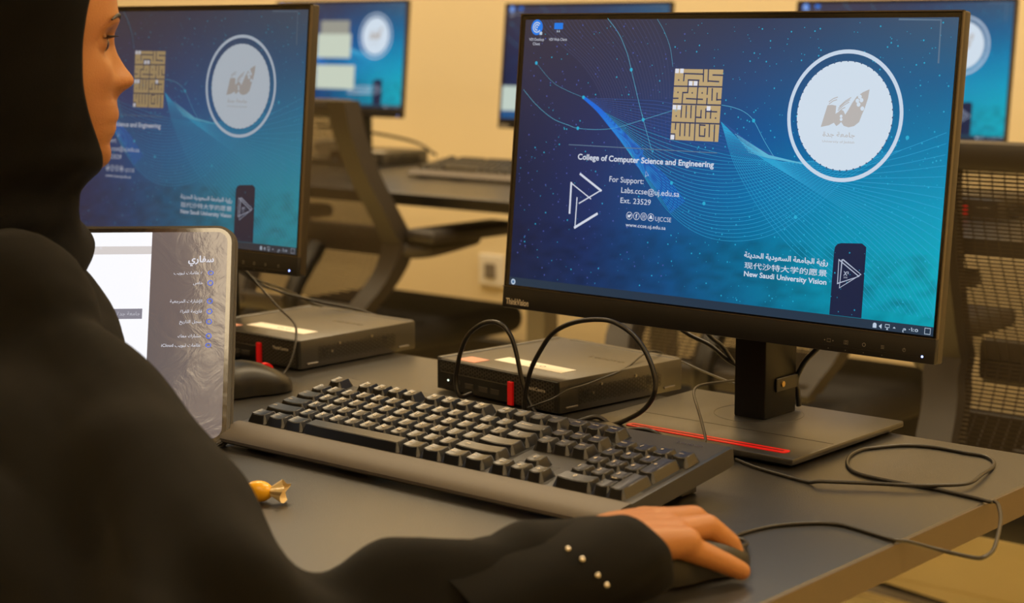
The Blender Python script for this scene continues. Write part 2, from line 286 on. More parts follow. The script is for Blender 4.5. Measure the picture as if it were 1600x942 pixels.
D = {
 "outer": [(-7.1, -24.4), (481.1, -22.2), (479.5, 273.1), (-3.6, 275.8)],
 "icon1": [(15.6, 260.5), (23.6, 260.5), (16.3, 252.7)],
 "icon2": [(43.7, 260.2), (50.0, 260.2), (44.1, 256.1)],
 "lab1": [(6.4, 247.1), (25.8, 246.9)],
 "lab1b": [(11.6, 242.7), (20.8, 242.5)],
 "lab2": [(32.2, 247.2), (55.4, 246.7)],
 "dots": [(17.6, 224.9), (81.2, 192.1), (76.6, 161.6), (137.7, 219.9), (156.1, 172.6), (193.9, 183.0), (281.2, 175.7), (194.5, 114.3), (233.1, 97.3), (333.1, 91.4), (437.8, 166.4)],
 "arc1": [(3.0, 197.9), (20.5, 183.6), (43.0, 170.4), (64.5, 164.2), (76.6, 161.6), (99.8, 161.2), (122.8, 163.6), (156.1, 172.6), (189.3, 182.1)],
 "arc2": [(104.6, 269.2), (119.9, 253.9), (131.5, 235.2), (137.7, 219.9), (146.6, 196.4), (156.1, 172.6), (169.9, 141.0)],
 "arc3": [(164.6, 268.1), (174.3, 255.5), (182.3, 240.2), (186.6, 223.4)],
 "arc4": [(17.6, 224.9), (39.8, 206.8), (59.5, 198.4), (81.2, 192.1)],
 "arc5": [(244.3, 189.0), (258.0, 187.1), (270.8, 183.1), (281.2, 175.7), (294.0, 158.2), (305.5, 144.2)],
 "core": [(81.2, 192.1), (100.1, 181.0), (119.6, 165.8), (138.8, 150.8), (153.5, 140.2), (154.6, 134.3), (178.7, 117.4), (200.6, 95.3), (217.7, 74.9), (231.8, 63.5), (251.4, 60.1)],
 "vb": [(105.5, 189.1), (185.4, 193.5)],
 "vm": [(86.3, 223.6), (177.9, 235.6)],
 "vt": [(28.1, 269.6), (161.6, 269.0)],
 "vb2": [(105.5, 189.1), (96.0, 204.7), (73.7, 226.7), (29.3, 255.3), (15.3, 269.6)],
 "vb3": [(185.4, 193.5), (183.6, 209.6), (178.2, 232.5), (167.9, 252.4), (155.8, 269.0)],
 "A0": [(91.5, 184.3), (140.2, 167.3), (198.2, 153.1), (264.1, 142.3), (326.2, 138.9)],
 "A1": [(104.3, 175.4), (142.6, 139.7), (192.8, 87.5), (242.4, 65.8), (298.4, 70.1), (343.5, 94.7), (385.7, 131.2), (433.4, 155.7)],
 "A00": [(82.9, 191.0), (138.2, 191.2), (187.7, 188.8), (245.8, 173.3), (277.0, 154.6)],
 "C0": [(245.8, 173.3), (269.9, 156.0), (298.7, 143.9), (326.2, 138.9), (378.5, 140.4), (427.4, 153.8), (473.9, 172.0)],
 "C1": [(245.8, 173.3), (264.9, 133.5), (296.2, 94.4), (333.0, 62.4), (374.8, 37.5), (402.3, 17.6)],
 "C2": [(245.8, 173.3), (284.7, 146.2), (341.2, 120.3), (402.0, 90.4), (448.6, 55.4), (482.3, 15.0)],
 "kuf": [(189.3, 221.3), (244.0, 221.4), (243.8, 155.3), (190.2, 154.5)],
 "kl": [(200.0, 217.2), (222.1, 216.9), (222.1, 221.1), (222.6, 210.3), (200.5, 216.8), (200.2, 210.5), (205.6, 211.3), (217.6, 211.1), (227.5, 221.4), (227.9, 210.4), (227.9, 210.7), (239.8, 210.3), (233.1, 216.3), (244.0, 216.2), (189.8, 205.2), (244.1, 205.5), (205.6, 211.1), (205.8, 205.1), (217.1, 210.9), (217.3, 204.6), (205.9, 204.4), (205.8, 199.5), (200.3, 199.4), (205.8, 199.5), (200.3, 199.4), (200.2, 188.9), (189.9, 193.8), (195.1, 193.9), (204.9, 193.9), (223.0, 193.6), (217.0, 203.9), (216.9, 189.3), (228.0, 204.2), (228.0, 198.6), (233.4, 203.6), (233.8, 193.2), (228.3, 194.5), (228.3, 189.4), (239.1, 199.6), (239.2, 193.4), (239.1, 193.6), (243.8, 193.8), (190.4, 188.6), (244.2, 188.7), (200.0, 186.8), (200.1, 176.5), (205.4, 186.9), (205.8, 176.4), (211.0, 187.1), (211.3, 176.3), (216.4, 187.2), (216.8, 171.9), (222.6, 183.2), (222.6, 176.6), (217.7, 176.8), (223.1, 176.7), (227.8, 184.8), (228.2, 176.5), (233.5, 183.6), (233.6, 176.6), (228.5, 182.6), (239.9, 182.5), (189.8, 171.3), (244.6, 171.5), (194.6, 170.5), (194.5, 165.1), (199.8, 169.9), (200.2, 159.1), (205.3, 170.1), (205.7, 159.4), (210.9, 170.3), (211.2, 159.2), (216.8, 171.2), (217.2, 155.6), (194.2, 160.3), (194.5, 155.0), (190.2, 160.3), (194.2, 160.3), (222.0, 170.0), (222.6, 159.6), (222.6, 159.6), (228.4, 159.5), (228.3, 166.3), (228.4, 159.5), (222.7, 169.8), (228.0, 169.7), (233.1, 170.4), (233.6, 159.6), (238.9, 169.9), (239.3, 155.7)],
 "kw": [(192.0, 219.5), (197.5, 219.6), (208.5, 208.1), (214.1, 208.2), (191.9, 185.4), (197.2, 185.4), (230.8, 185.4), (191.9, 157.4)],
 "kd": [(194.5, 211.0), (194.6, 199.5), (211.1, 199.3), (222.3, 199.5), (194.5, 177.2), (239.3, 176.7)],
 "ring": [(375.9, 182.8), (370.7, 240.7), (381.1, 124.8), (317.0, 182.1), (432.0, 184.0), (371.3, 234.6), (322.3, 182.2)],
 "disc": [(375.9, 182.9), (326.9, 181.4), (422.5, 184.4), (371.5, 231.1), (380.2, 135.1)],
 "logo": [(352.1, 172.5), (354.6, 181.9), (357.3, 191.8), (361.9, 192.2), (366.1, 191.6), (365.9, 184.4), (368.5, 186.0), (371.3, 188.2), (373.8, 187.3), (375.7, 184.0), (378.6, 188.4), (381.7, 194.2), (385.7, 199.9), (391.7, 204.0), (397.9, 206.6), (397.0, 198.8), (394.6, 190.3), (392.0, 183.8), (390.1, 178.1), (385.5, 174.4), (380.0, 173.1), (375.0, 174.3), (372.3, 177.5), (370.0, 175.3), (367.7, 173.8), (365.0, 176.6), (360.2, 174.2)],
 "lstr": [(358.4, 194.7), (367.0, 199.2), (358.6, 192.8), (366.4, 196.9), (369.4, 191.0), (380.4, 199.1), (368.4, 189.2), (379.4, 197.2), (368.1, 187.4), (378.8, 195.2), (369.0, 186.0), (375.2, 190.4)],
 "ldot": [(388.9, 200.0), (386.8, 196.4), (390.8, 197.0), (388.2, 193.2), (392.2, 189.8), (371.8, 182.5), (372.1, 179.7)],
 "ltx": [(354.8, 164.3), (386.9, 165.3), (354.1, 158.9), (387.2, 160.0)],
 "hd": [(79.1, 131.2), (241.2, 131.4)],
 "sup": [(120.3, 111.4), (161.6, 111.4)],
 "mail": [(135.6, 101.6), (204.4, 101.8)],
 "ext": [(135.5, 91.8), (171.8, 92.5)],
 "soc": [(147.4, 80.1), (155.9, 80.3), (164.5, 80.4), (173.1, 80.2)],
 "ujc": [(178.6, 77.2), (197.1, 77.4)],
 "www": [(143.7, 69.6), (191.3, 70.3)],
 "tri": [(83.9, 116.7), (110.5, 102.3), (110.5, 102.3), (84.7, 88.2), (72.9, 107.4), (98.7, 93.4), (72.9, 107.4), (73.2, 78.0), (81.4, 93.3), (81.2, 64.1), (81.2, 64.1), (107.5, 79.1)],
 "cur": [(163.5, 123.8)],
 "start": [(5.3, 3.2)],
 "hline": [(66.5, 145.1), (243.9, 144.7)],
 "bar": [(5.9, 7.8), (477.5, 8.1)],
 "ar": [(281.8, 51.4), (370.0, 51.5)],
 "cn": [(282.7, 41.3), (369.8, 42.4)],
 "en": [(283.0, 34.0), (369.9, 34.8)],
 "badge": [(375.2, 8.2), (375.1, 63.4), (381.6, 71.8), (402.3, 73.1), (406.7, 70.2), (407.3, 8.2)],
 "t1": [(384.9, 57.0), (403.2, 47.1), (383.2, 33.1), (380.6, 57.2)],
 "t2": [(380.6, 57.2), (381.0, 36.2), (401.7, 44.3)],
 "tx": [(388.1, 46.1)],
 "tray": [(420.8, 3.2), (426.4, 3.3), (433.1, 3.7), (439.8, 3.5), (448.6, 1.1), (461.1, 1.9), (471.3, 3.9)],
 "frame": [(420.7, 266.6), (460.5, 265.9), (461.2, 229.7)],
 "tv": [(-0.3, -19.8), (30.1, -18.1), (-0.7, -15.0)],
 "osd": [(368.5, -18.9), (465.7, -18.8)],
 "osdi": [(377.8, -14.4), (395.1, -14.1), (412.9, -14.4), (431.1, -14.4), (451.8, -14.4), (469.2, -18.0)],
 "mc1": [(0.5098, 0.0201, 0.003), (0.5161, 0.0581, 0.003), (0.5352, 0.0855, 0.003), (0.5509, 0.0952, 0.003), (0.5654, 0.0943, 0.003), (0.5895, 0.0882, 0.003), (0.6048, 0.085, 0.003)],
 "mc2": [(0.612, 0.0936, -0.0002), (0.625, 0.1106, -0.007), (0.64, 0.1136, -0.0086), (0.655, 0.1161, -0.0094), (0.66, 0.119, -0.0083), (0.66, 0.1323, -0.0067), (0.655, 0.1494, -0.0037), (0.64, 0.1879, 0.0011), (0.625, 0.2159, 0.0039), (0.615, 0.2299, 0.0025)],
 "mc3": [(0.6116, 0.2297, 0.003), (0.5976, 0.2333, 0.003), (0.5591, 0.2384, 0.003), (0.5224, 0.2376, 0.003), (0.4917, 0.2412, 0.003), (0.4742, 0.2513, 0.003), (0.4589, 0.2717, 0.003), (0.4481, 0.2971, 0.003), (0.4453, 0.3201, 0.003), (0.4497, 0.3343, 0.003), (0.4661, 0.3609, 0.003), (0.4909, 0.3716, 0.003), (0.5215, 0.37, 0.003), (0.5391, 0.3699, 0.003), (0.5536, 0.3576, 0.003), (0.5627, 0.3365, 0.003), (0.5718, 0.2979, 0.003), (0.5765, 0.2619, 0.003), (0.5591, 0.2384, 0.003), (0.5394, 0.2233, 0.003), (0.5177, 0.2116, 0.003), (0.4823, 0.1901, 0.003), (0.4681, 0.1912, 0.003), (0.4384, 0.1975, 0.003), (0.4091, 0.2052, 0.003), (0.3795, 0.2185, 0.003)],
 "loopA": [(0.0404, 0.235, 0.0094), (0.035, 0.235, 0.0239), (0.037, 0.235, 0.0385), (0.0419, 0.235, 0.0552), (0.0513, 0.235, 0.0723), (0.0677, 0.235, 0.0847), (0.0838, 0.235, 0.0896), (0.0974, 0.235, 0.0871), (0.1076, 0.235, 0.0778), (0.1132, 0.235, 0.0654), (0.1177, 0.235, 0.0503), (0.1222, 0.235, 0.0335), (0.1311, 0.235, 0.0156), (0.1389, 0.235, 0.0062)],
 "loopB": [(0.1329, 0.225, 0.0114), (0.136, 0.2238, 0.0301), (0.1435, 0.2227, 0.0519), (0.1553, 0.2215, 0.0705), (0.1691, 0.2204, 0.0875), (0.1848, 0.2192, 0.0977), (0.2045, 0.2181, 0.105), (0.228, 0.2169, 0.1093), (0.2471, 0.2158, 0.109), (0.266, 0.2146, 0.1023), (0.2807, 0.2135, 0.0913), (0.2915, 0.2123, 0.0767), (0.2975, 0.2112, 0.0616), (0.2966, 0.21, 0.0488), (0.2844, 0.215, 0.035), (0.2633, 0.225, 0.0222), (0.2316, 0.235, 0.0085)],
 "thinC": [(0.1329, 0.225, 0.0108), (0.1575, 0.235, 0.0218), (0.159, 0.26, 0.0276), (0.1572, 0.29, 0.0279), (0.1559, 0.32, 0.0303), (0.1582, 0.34, 0.033), (0.1512, 0.37, 0.035), (0.1424, 0.4, 0.0388), (0.1391, 0.42, 0.0408), (0.1382, 0.44, 0.0374), (0.1378, 0.46, 0.0288)],
 "thinC2": [(0.1534, 0.46, 0.0259), (0.185, 0.45, 0.0219), (0.2333, 0.42, 0.0228), (0.2525, 0.41, 0.0229)],
 "kcab": [(0.2504, 0.41, 0.0258), (0.2593, 0.35, 0.0329), (0.2675, 0.32, 0.0352), (0.2783, 0.3, 0.0329), (0.3109, 0.26, 0.0289), (0.3431, 0.22, 0.0257), (0.38, 0.17, 0.0259), (0.4046, 0.14, 0.0321)],
 "blkD": [(0.2575, 0.1593, 0.03), (0.3105, 0.1132, 0.05), (0.3356, 0.1046, 0.055), (0.3453, 0.1114, 0.05), (0.3304, 0.1418, 0.035), (0.3047, 0.1791, 0.02)],
 "lcab": [(-0.4033, 0.32, 0.099), (-0.3515, 0.3, 0.093), (-0.3012, 0.28, 0.0789), (-0.2521, 0.26, 0.0656), (-0.2227, 0.25, 0.058), (-0.1987, 0.235, 0.0526), (-0.1841, 0.22, 0.0383), (-0.1801, 0.21, 0.0224), (-0.1797, 0.2, 0.0115), (-0.1718, 0.18, 0.0076)],
 "lcab2": [(-0.4443, 0.36, 0.0866), (-0.4287, 0.38, 0.0698), (-0.4229, 0.42, 0.0537), (-0.4201, 0.45, 0.0393), (-0.4012, 0.46, 0.0307)],
}
for k in D: D[k] = [tuple(c/1000 for c in p) for p in D[k]] if len(D[k][0]) == 2 else D[k]
DW, DH = .4766, .2681
# ================================================================== monitor
yaw_, tilt_ = -.0128, .0964
ex = Vector((math.cos(yaw_), math.sin(yaw_), 0)); nn = Vector((-math.sin(yaw_), math.cos(yaw_), 0))
ez = Vector((0, 0, 1))*math.cos(tilt_)+nn*math.sin(tilt_); nb = ex.cross(ez)*-1      # nb: to the back
MT = Matrix(((ex.x, nb.x, ez.x, -.2739), (ex.y, nb.y, ez.y, -.0488), (ex.z, nb.z, ez.z, .1152), (0, 0, 0, 1)))
def DP(u, v, w=0): return MT @ Vector((u, w, v))
def scr(rgb, s=1.0): return emis('lit_%02x%02x%02x' % tuple(int(c) for c in rgb), rgb, s, .3)
class Print:
    """flat print on a display face: every piece lies on the face, later layers a hair in front"""
    def __init__(s, lay): s.mb = MB(); s.w = -.00004*lay
    def poly(s, pts): s.mb.add([DP(u, v, s.w) for u, v in pts], [tuple(range(len(pts)))]); return s
    def line(s, pts, t, closed=False):
        P = [Vector((a, b)) for a, b in pts]; n = len(P); vs = []
        for i, p in enumerate(P):
            a = P[i-1] if (i or closed) else p; b = P[(i+1) % n] if (i < n-1 or closed) else p
            d = (b-a).normalized(); q = Vector((-d.y, d.x))*t/2; vs += [p+q, p-q]
        fs = [(2*i, 2*i+1, (2*i+3) % (2*n), (2*i+2) % (2*n)) for i in range(n if closed else n-1)]
        s.mb.add([DP(v[0], v[1], s.w) for v in vs], fs); return s
    def seg(s, a, b, t):
        a = Vector(a); b = Vector(b); d = (b-a).normalized()*t*.5; return s.line([a-d, b+d], t)
    def disc(s, c, r, n=20, ry=None): return s.poly([(c[0]+r*math.cos(6.2832*i/n), c[1]+(ry or r)*math.sin(6.2832*i/n)) for i in range(n)])
    def ring(s, c, r, t, n=48): return s.line([(c[0]+r*math.cos(6.2832*i/n), c[1]+r*math.sin(6.2832*i/n)) for i in range(n)], t, True)
    def text(s, txt, a, x1, cap, bold=0, dy=0):
        v, f, asp = glyphs(txt, bold); w = x1-a[0] if x1 else asp*cap
        s.mb.add([DP(a[0]+x*w, a[1]+dy+y*cap, s.w) for x, y in v], f); return s
    def build(s, name, m, parent): return s.mb.build(name, m, parent)
def curve2(pts, sub=10): return [(p.x, p.y) for p in spline([(a, b, 0) for a, b in pts], sub)]
def resample(pts, n):
    P = np.array(curve2(pts, 12)); d = np.r_[0, np.cumsum(np.hypot(*np.diff(P, axis=0).T))]; t = np.linspace(0, d[-1], n)
    return np.c_[np.interp(t, d, P[:, 0]), np.interp(t, d, P[:, 1])]
def clip_in(P): return [(min(max(a, .001), DW-.001), min(max(b, .0085), DH-.001)) for a, b in P]

BG = np.array([  # desktop picture colours, top to bottom; room-reflection haze painted into the top rows
 [(60,54,64),(58,54,68),(56,58,78),(52,62,90),(54,76,106),(62,86,112)],
 [(50,48,70),(46,50,80),(48,60,96),(40,74,120),(32,88,136),(26,96,142)],
 [(36,40,68),(38,48,92),(34,64,120),(14,84,148),(4,108,162),(0,124,170)],
 [(26,34,64),(30,46,96),(16,80,142),(0,108,166),(0,136,178),(0,150,186)],
 [(22,32,66),(24,46,96),(12,78,134),(0,108,150),(0,148,176),(0,166,186)],
 [(22,34,66),(24,48,94),(20,72,124),(10,104,146),(0,138,166),(0,160,178)]], float)
def bgcol(u, v):
    x = min(max(u/DW*5, 0), 4.999); y = min(max((1-v/DH)*5, 0), 4.999); i, j = int(x), int(y); a, b = x-i, y-j
    c = (BG[j, i]*(1-a)+BG[j, i+1]*a)*(1-b)+(BG[j+1, i]*(1-a)+BG[j+1, i+1]*a)*b
    if v < .066: c = c*(1-.22*max(0, noise.noise((u*60, v*420, 0))+.25))
    return c
def wallpaper(disp):
    bar = Print(1); bar.poly([(0, 0), (DW, 0), (DW, .0079), (0, .0079)]); bar.build('taskbar', scr((38, 54, 72)), disp)
    # wave lines
    A = Print(1); B = Print(1); V = Print(1); K = Print(2)
    a00, a0, a1 = [resample(D[k], 60) for k in ('A00', 'A0', 'A1')]
    for t in np.linspace(0, 1, 24)**.9: A.line(clip_in(a0*(1-t)+a1*t), .00036)
    for t in np.linspace(0, .9, 10): K0 = a00*(1-t)+a0*t; B.line(clip_in(K0), .00032)
    c0, c1, c2 = [resample(D[k], 60) for k in ('C0', 'C1', 'C2')]
    for t in np.linspace(0, 1, 18): A.line(clip_in(c0*(1-t)+c2*t), .0004)
    for t in np.linspace(.06, 1, 15): A.line(clip_in(c2*(1-t)+c1*t), .0004)
    v0, v1 = resample(D['vb2'], 40), resample(D['vb3'], 40)
    for t in np.linspace(0, 1, 27): V.line(clip_in(v0*(1-t)+v1*t), .00038)
    core = resample(D['core'], 60)
    for q in range(11):                                   # the dense blue bundle on the left
        off = (q-5)*.0009; P = [(x+off*(.2+i/30), y+off*(.2+i/40)) for i, (x, y) in enumerate(core[:44])]
        K.line(clip_in(P), .0005)
    for q in range(16):
        x = .118+.0045*q; V.line([(x, .19-.0006*q), (x+.004, .165-.0008*q), (x+.012, .135-.0006*q)], .0003)
    A.build('wave_line_web', scr((44, 158, 205)), disp)['kind'] = 'stuff'
    B.build('wave_line_fan', scr((58, 90, 160)), disp)['kind'] = 'stuff'
    V.build('wave_line_arch', scr((70, 74, 108)), disp)['kind'] = 'stuff'
    K.build('wave_line_core', scr((30, 105, 215)), disp)['kind'] = 'stuff'
    R = Print(2)
    for k, t in (('arc1', .0005), ('arc2', .0006), ('arc3', .0004), ('arc4', .0003), ('arc5', .0006)): R.line(curve2(D[k]), t*.7)
    gl = [(.3262, .1389), (.31, .1405), (.29, .145), (.345, .1378), (.365, .136)]
    for q in range(9): R.line([(.262+.002*q, .163-.002*q), (.30, .1452-.0003*q), (.345, .1382)], .0005)
    R.build('orbit_line', scr((92, 178, 210)), disp)
    st = Print(3); s2 = Print(3)
    r = random.Random(5)
    for i in range(900):
        u, v = r.uniform(.004, DW-.004), r.uniform(.01, DH-.004); q = r.choice((.0004, .0005, .0006, .0009))
        (st if u > .2 or r.random() < .3 else s2).poly([(u-q, v), (u, v-q), (u+q, v), (u, v+q)])
    for c in D['dots']: st.disc(c, .0018, 8)
    st.build('star_dot', scr((40, 168, 205)), disp)['kind'] = 'stuff'; s2.build('dim_star_dot', scr((78, 92, 170)), disp)['kind'] = 'stuff'
    # kufic plate
    k = D['kuf']; P = Print(3); P.poly([(.1895, .1549), (.1895, .2214), (.2441, .2214), (.2441, .1549)]); P.build('kufic_plate', scr((184, 160, 118)), disp)
    P = Print(4)
    for a, b in zip(D['kl'][::2], D['kl'][1::2]): P.seg(a, b, .0013)
    for c in D['kd']: P.disc(c, .001, 4)
    P.build('kufic_line', scr((52, 58, 88)), disp)
    for c in D['kw']: x, y = c; Print(5).poly([(x-.0021, y-.0021), (x+.0021, y-.0021), (x+.0021, y+.0021), (x-.0021, y+.0021)]).build('kufic_dot', scr((218, 220, 232)), disp)
    # round emblem
    c = (.3745, .1829); P = Print(4); P.ring(c, .0561, .0035, 72); P.build('emblem_ring', scr((196, 212, 230)), disp)
    P = Print(4); P.disc(c, .0478, 64); P.build('emblem_disc', scr((206, 220, 234)), disp)
    P = Print(5)
    for i in range(44): t = 6.2832*i/44; P.disc((c[0]+.0479*math.cos(t), c[1]+.0479*math.sin(t)), .0009, 6)
    P.build('emblem_edge_dot', scr((60, 92, 130)), disp)
    P = Print(6); P.poly(D['logo']); q = D['lstr']
    for a, b in zip(q[::2], q[1::2]): P.line([a, ((a[0]+b[0])/2, (a[1]+b[1])/2+.0008), b], .0008)
    P.text(arab('جامعة جدة'), (.3547, .1645), .387, .0042, .01); P.text('University of Jeddah', (.3547, .1592), .387, .0021)
    P.build('emblem_mark', scr((182, 178, 176)), disp)
    P = Print(7)
    for a in D['ldot'][:5]: P.disc(a, .0019, 12)
    for a in D['ldot'][5:]: P.disc(a, .0014, 12)
    P.build('emblem_mark_dot', scr((206, 220, 234)), disp)
    # lettering
    X = lambda k: (D[k][0], D[k][1][0]); TM_ = scr((208, 214, 228))
    class _L:
        def text(s, *a): Print(5).text(*a).build('lettering', TM_, disp)
    P = _L()
    P.text('College of Computer Science and Engineering', *X('hd'), .0056, .022)
    P.text('For Support:', *X('sup'), .0056); P.text('Labs.ccse@uj.edu.sa', *X('mail'), .0056); P.text('Ext. 23529', *X('ext'), .0054)
    P.text('UJCCSE', *X('ujc'), .0044, -.006); P.text('www.ccse.uj.edu.sa', *X('www'), .0036, .004)
    P = Print(5)
    for s_ in D['soc']: P.ring(s_, .0035, .0005, 20)
    a, b, c_, d_ = D['soc']
    P.poly([(a[0]-.002, a[1]-.0015), (a[0]+.0005, a[1]-.0018), (a[0]+.0016, a[1]), (a[0]+.0022, a[1]+.0014), (a[0]+.0008, a[1]+.0016), (a[0], a[1]+.0004), (a[0]-.002, a[1]+.0012)])
    P.text('f', (b[0]-.0011, b[1]-.0022), b[0]+.0011, .0044, .02)
    P.line([(c_[0]+i*.0017, c_[1]+j*.0017) for i, j in ((-1, -1), (1, -1), (1, 1), (-1, 1))], .0004, True); P.ring(c_, .0008, .0004, 10)
    P.disc((d_[0], d_[1]+.0006), .0013, 10, .0016); P.poly([(d_[0]-.0024, d_[1]-.0014), (d_[0]+.0024, d_[1]-.0014), (d_[0]+.0012, d_[1]+.0006), (d_[0]-.0012, d_[1]+.0006)])
    P.build('social_icon', TM_, disp)['kind'] = 'stuff'; P = Print(5)
    t = D['tri']
    for i, wd in enumerate((.0022, .0012, .0011, .0021, .0012, .0024)): P.seg(t[2*i], t[2*i+1], wd)
    P.build('triangle_mark', TM_, disp)['kind'] = 'stuff'; P = _L()
    P.text(arab('رؤية الجامعة السعودية الحديثة'), D['ar'][0], D['ar'][1][0], .0048, .022)
    P.text('现代沙特大学的愿景', (D['cn'][0][0], D['cn'][0][1]+.0003), D['cn'][1][0], .0046, .006)
    P.text('New Saudi University Vision', D['en'][0], D['en'][1][0], .0048, .02)
    P.text('VDI Desktop', *X('lab1'), .0028); P.text('Client', *X('lab1b'), .0028); P.text('VDI Web Client', *X('lab2'), .0028)
    x, y = D['cur'][0]; Print(5).line([(x, y), (x, y-.0055), (x+.0014, y-.0042), (x+.0036, y-.0042)], .0004, True).build('cursor', TM_, disp)
    P = Print(5); f = D['frame']; P.line(f, .0015); Print(5).line(D['hline'], .0008).build('divider_rule', scr((92, 116, 140)), disp)
    P.build('corner_rule', scr((92, 116, 140)), disp)
    # dark badge with the triangle mark
    P = Print(3); b = D['badge']; P.poly([b[0], b[1], (.3757, .068), (.378, .0708), b[2], b[3], b[4], b[5]]); P.build('badge', scr((28, 36, 66)), disp)
    P = Print(4); t = D['t2']; P.line(t, .0016, True); P.line([(.3848, .0575), (.4035, .0462), (.3832, .0325), (.3838, .0575)], .0012, True)
    P.text('X²', (.3862, .0438), .3915, .0038, .02); P.text('2030', (.3865, .0415), .3905, .0014)
    P.build('badge_mark', scr((176, 186, 208)), disp)
    # desktop icons
    i1 = D['icon1'][0]; P = Print(3); P.disc(i1, .0075, 28, .0078); x, y = D['icon2'][0]
    P.poly([(x-.0056, y-.0016), (x+.0056, y-.0016), (x+.0056, y+.0046), (x-.0056, y+.0046)]); P.build('icon_shape', scr((32, 120, 226)), disp)
    P = Print(4)
    for rr, a0, a1 in ((.0049, 40, 330), (.0027, 30, 300)):
        P.line([(i1[0]+rr*math.cos(math.radians(a)), i1[1]+rr*math.sin(math.radians(a))) for a in range(a0, a1, 15)], .0012)
    P.disc(i1, .001, 8); P.poly([(x-.002, y-.0045), (x-.0005, y-.0045), (x-.0012, y-.002)]); P.poly([(x+.0005, y-.0045), (x+.002, y-.0045), (x+.0012, y-.002)])
    P.poly([(i1[0]+.004, i1[1]-.0075), (i1[0]+.0072, i1[1]-.0075), (i1[0]+.0072, i1[1]-.0045), (i1[0]+.004, i1[1]-.0045)])
    P.disc(D['start'][0], .0029, 18)
    tr = D['tray']; x, y = tr[0]; P.disc((x, y+.0008), .0019, 10); P.poly([(x-.0018, y-.0018), (x+.0018, y-.0018), (x+.0018, y+.0005), (x-.0018, y+.0005)])
    x, y = tr[1]; P.poly([(x-.0016, y), (x+.0012, y+.0022), (x+.0012, y-.0022)]); x, y = tr[2]
    P.line([(x-.002, y-.0008), (x+.002, y-.0008), (x+.002, y+.0018), (x-.002, y+.0018)], .0006, True); P.poly([(x-.001, y-.0028), (x+.001, y-.0028), (x, y-.0008)])
    x, y = tr[3]; P.poly([(x-.0014, y-.0006), (x+.0014, y-.0006), (x, y+.0008)]); P.text('م ٠١:٥', (tr[4][0]-.0008, .0022), .4625, .0034, .01)
    x, y = tr[6]; P.line([(x-.0026, y-.0025), (x+.0026, y-.0025), (x+.0026, y+.0025), (x-.0026, y+.0025)], .0006, True)
    P.build('icon_mark', scr((186, 202, 220)), disp)
    P = Print(5); P.disc(D['start'][0], .0016, 14); P.build('start_button_core', scr((70, 110, 150)), disp)

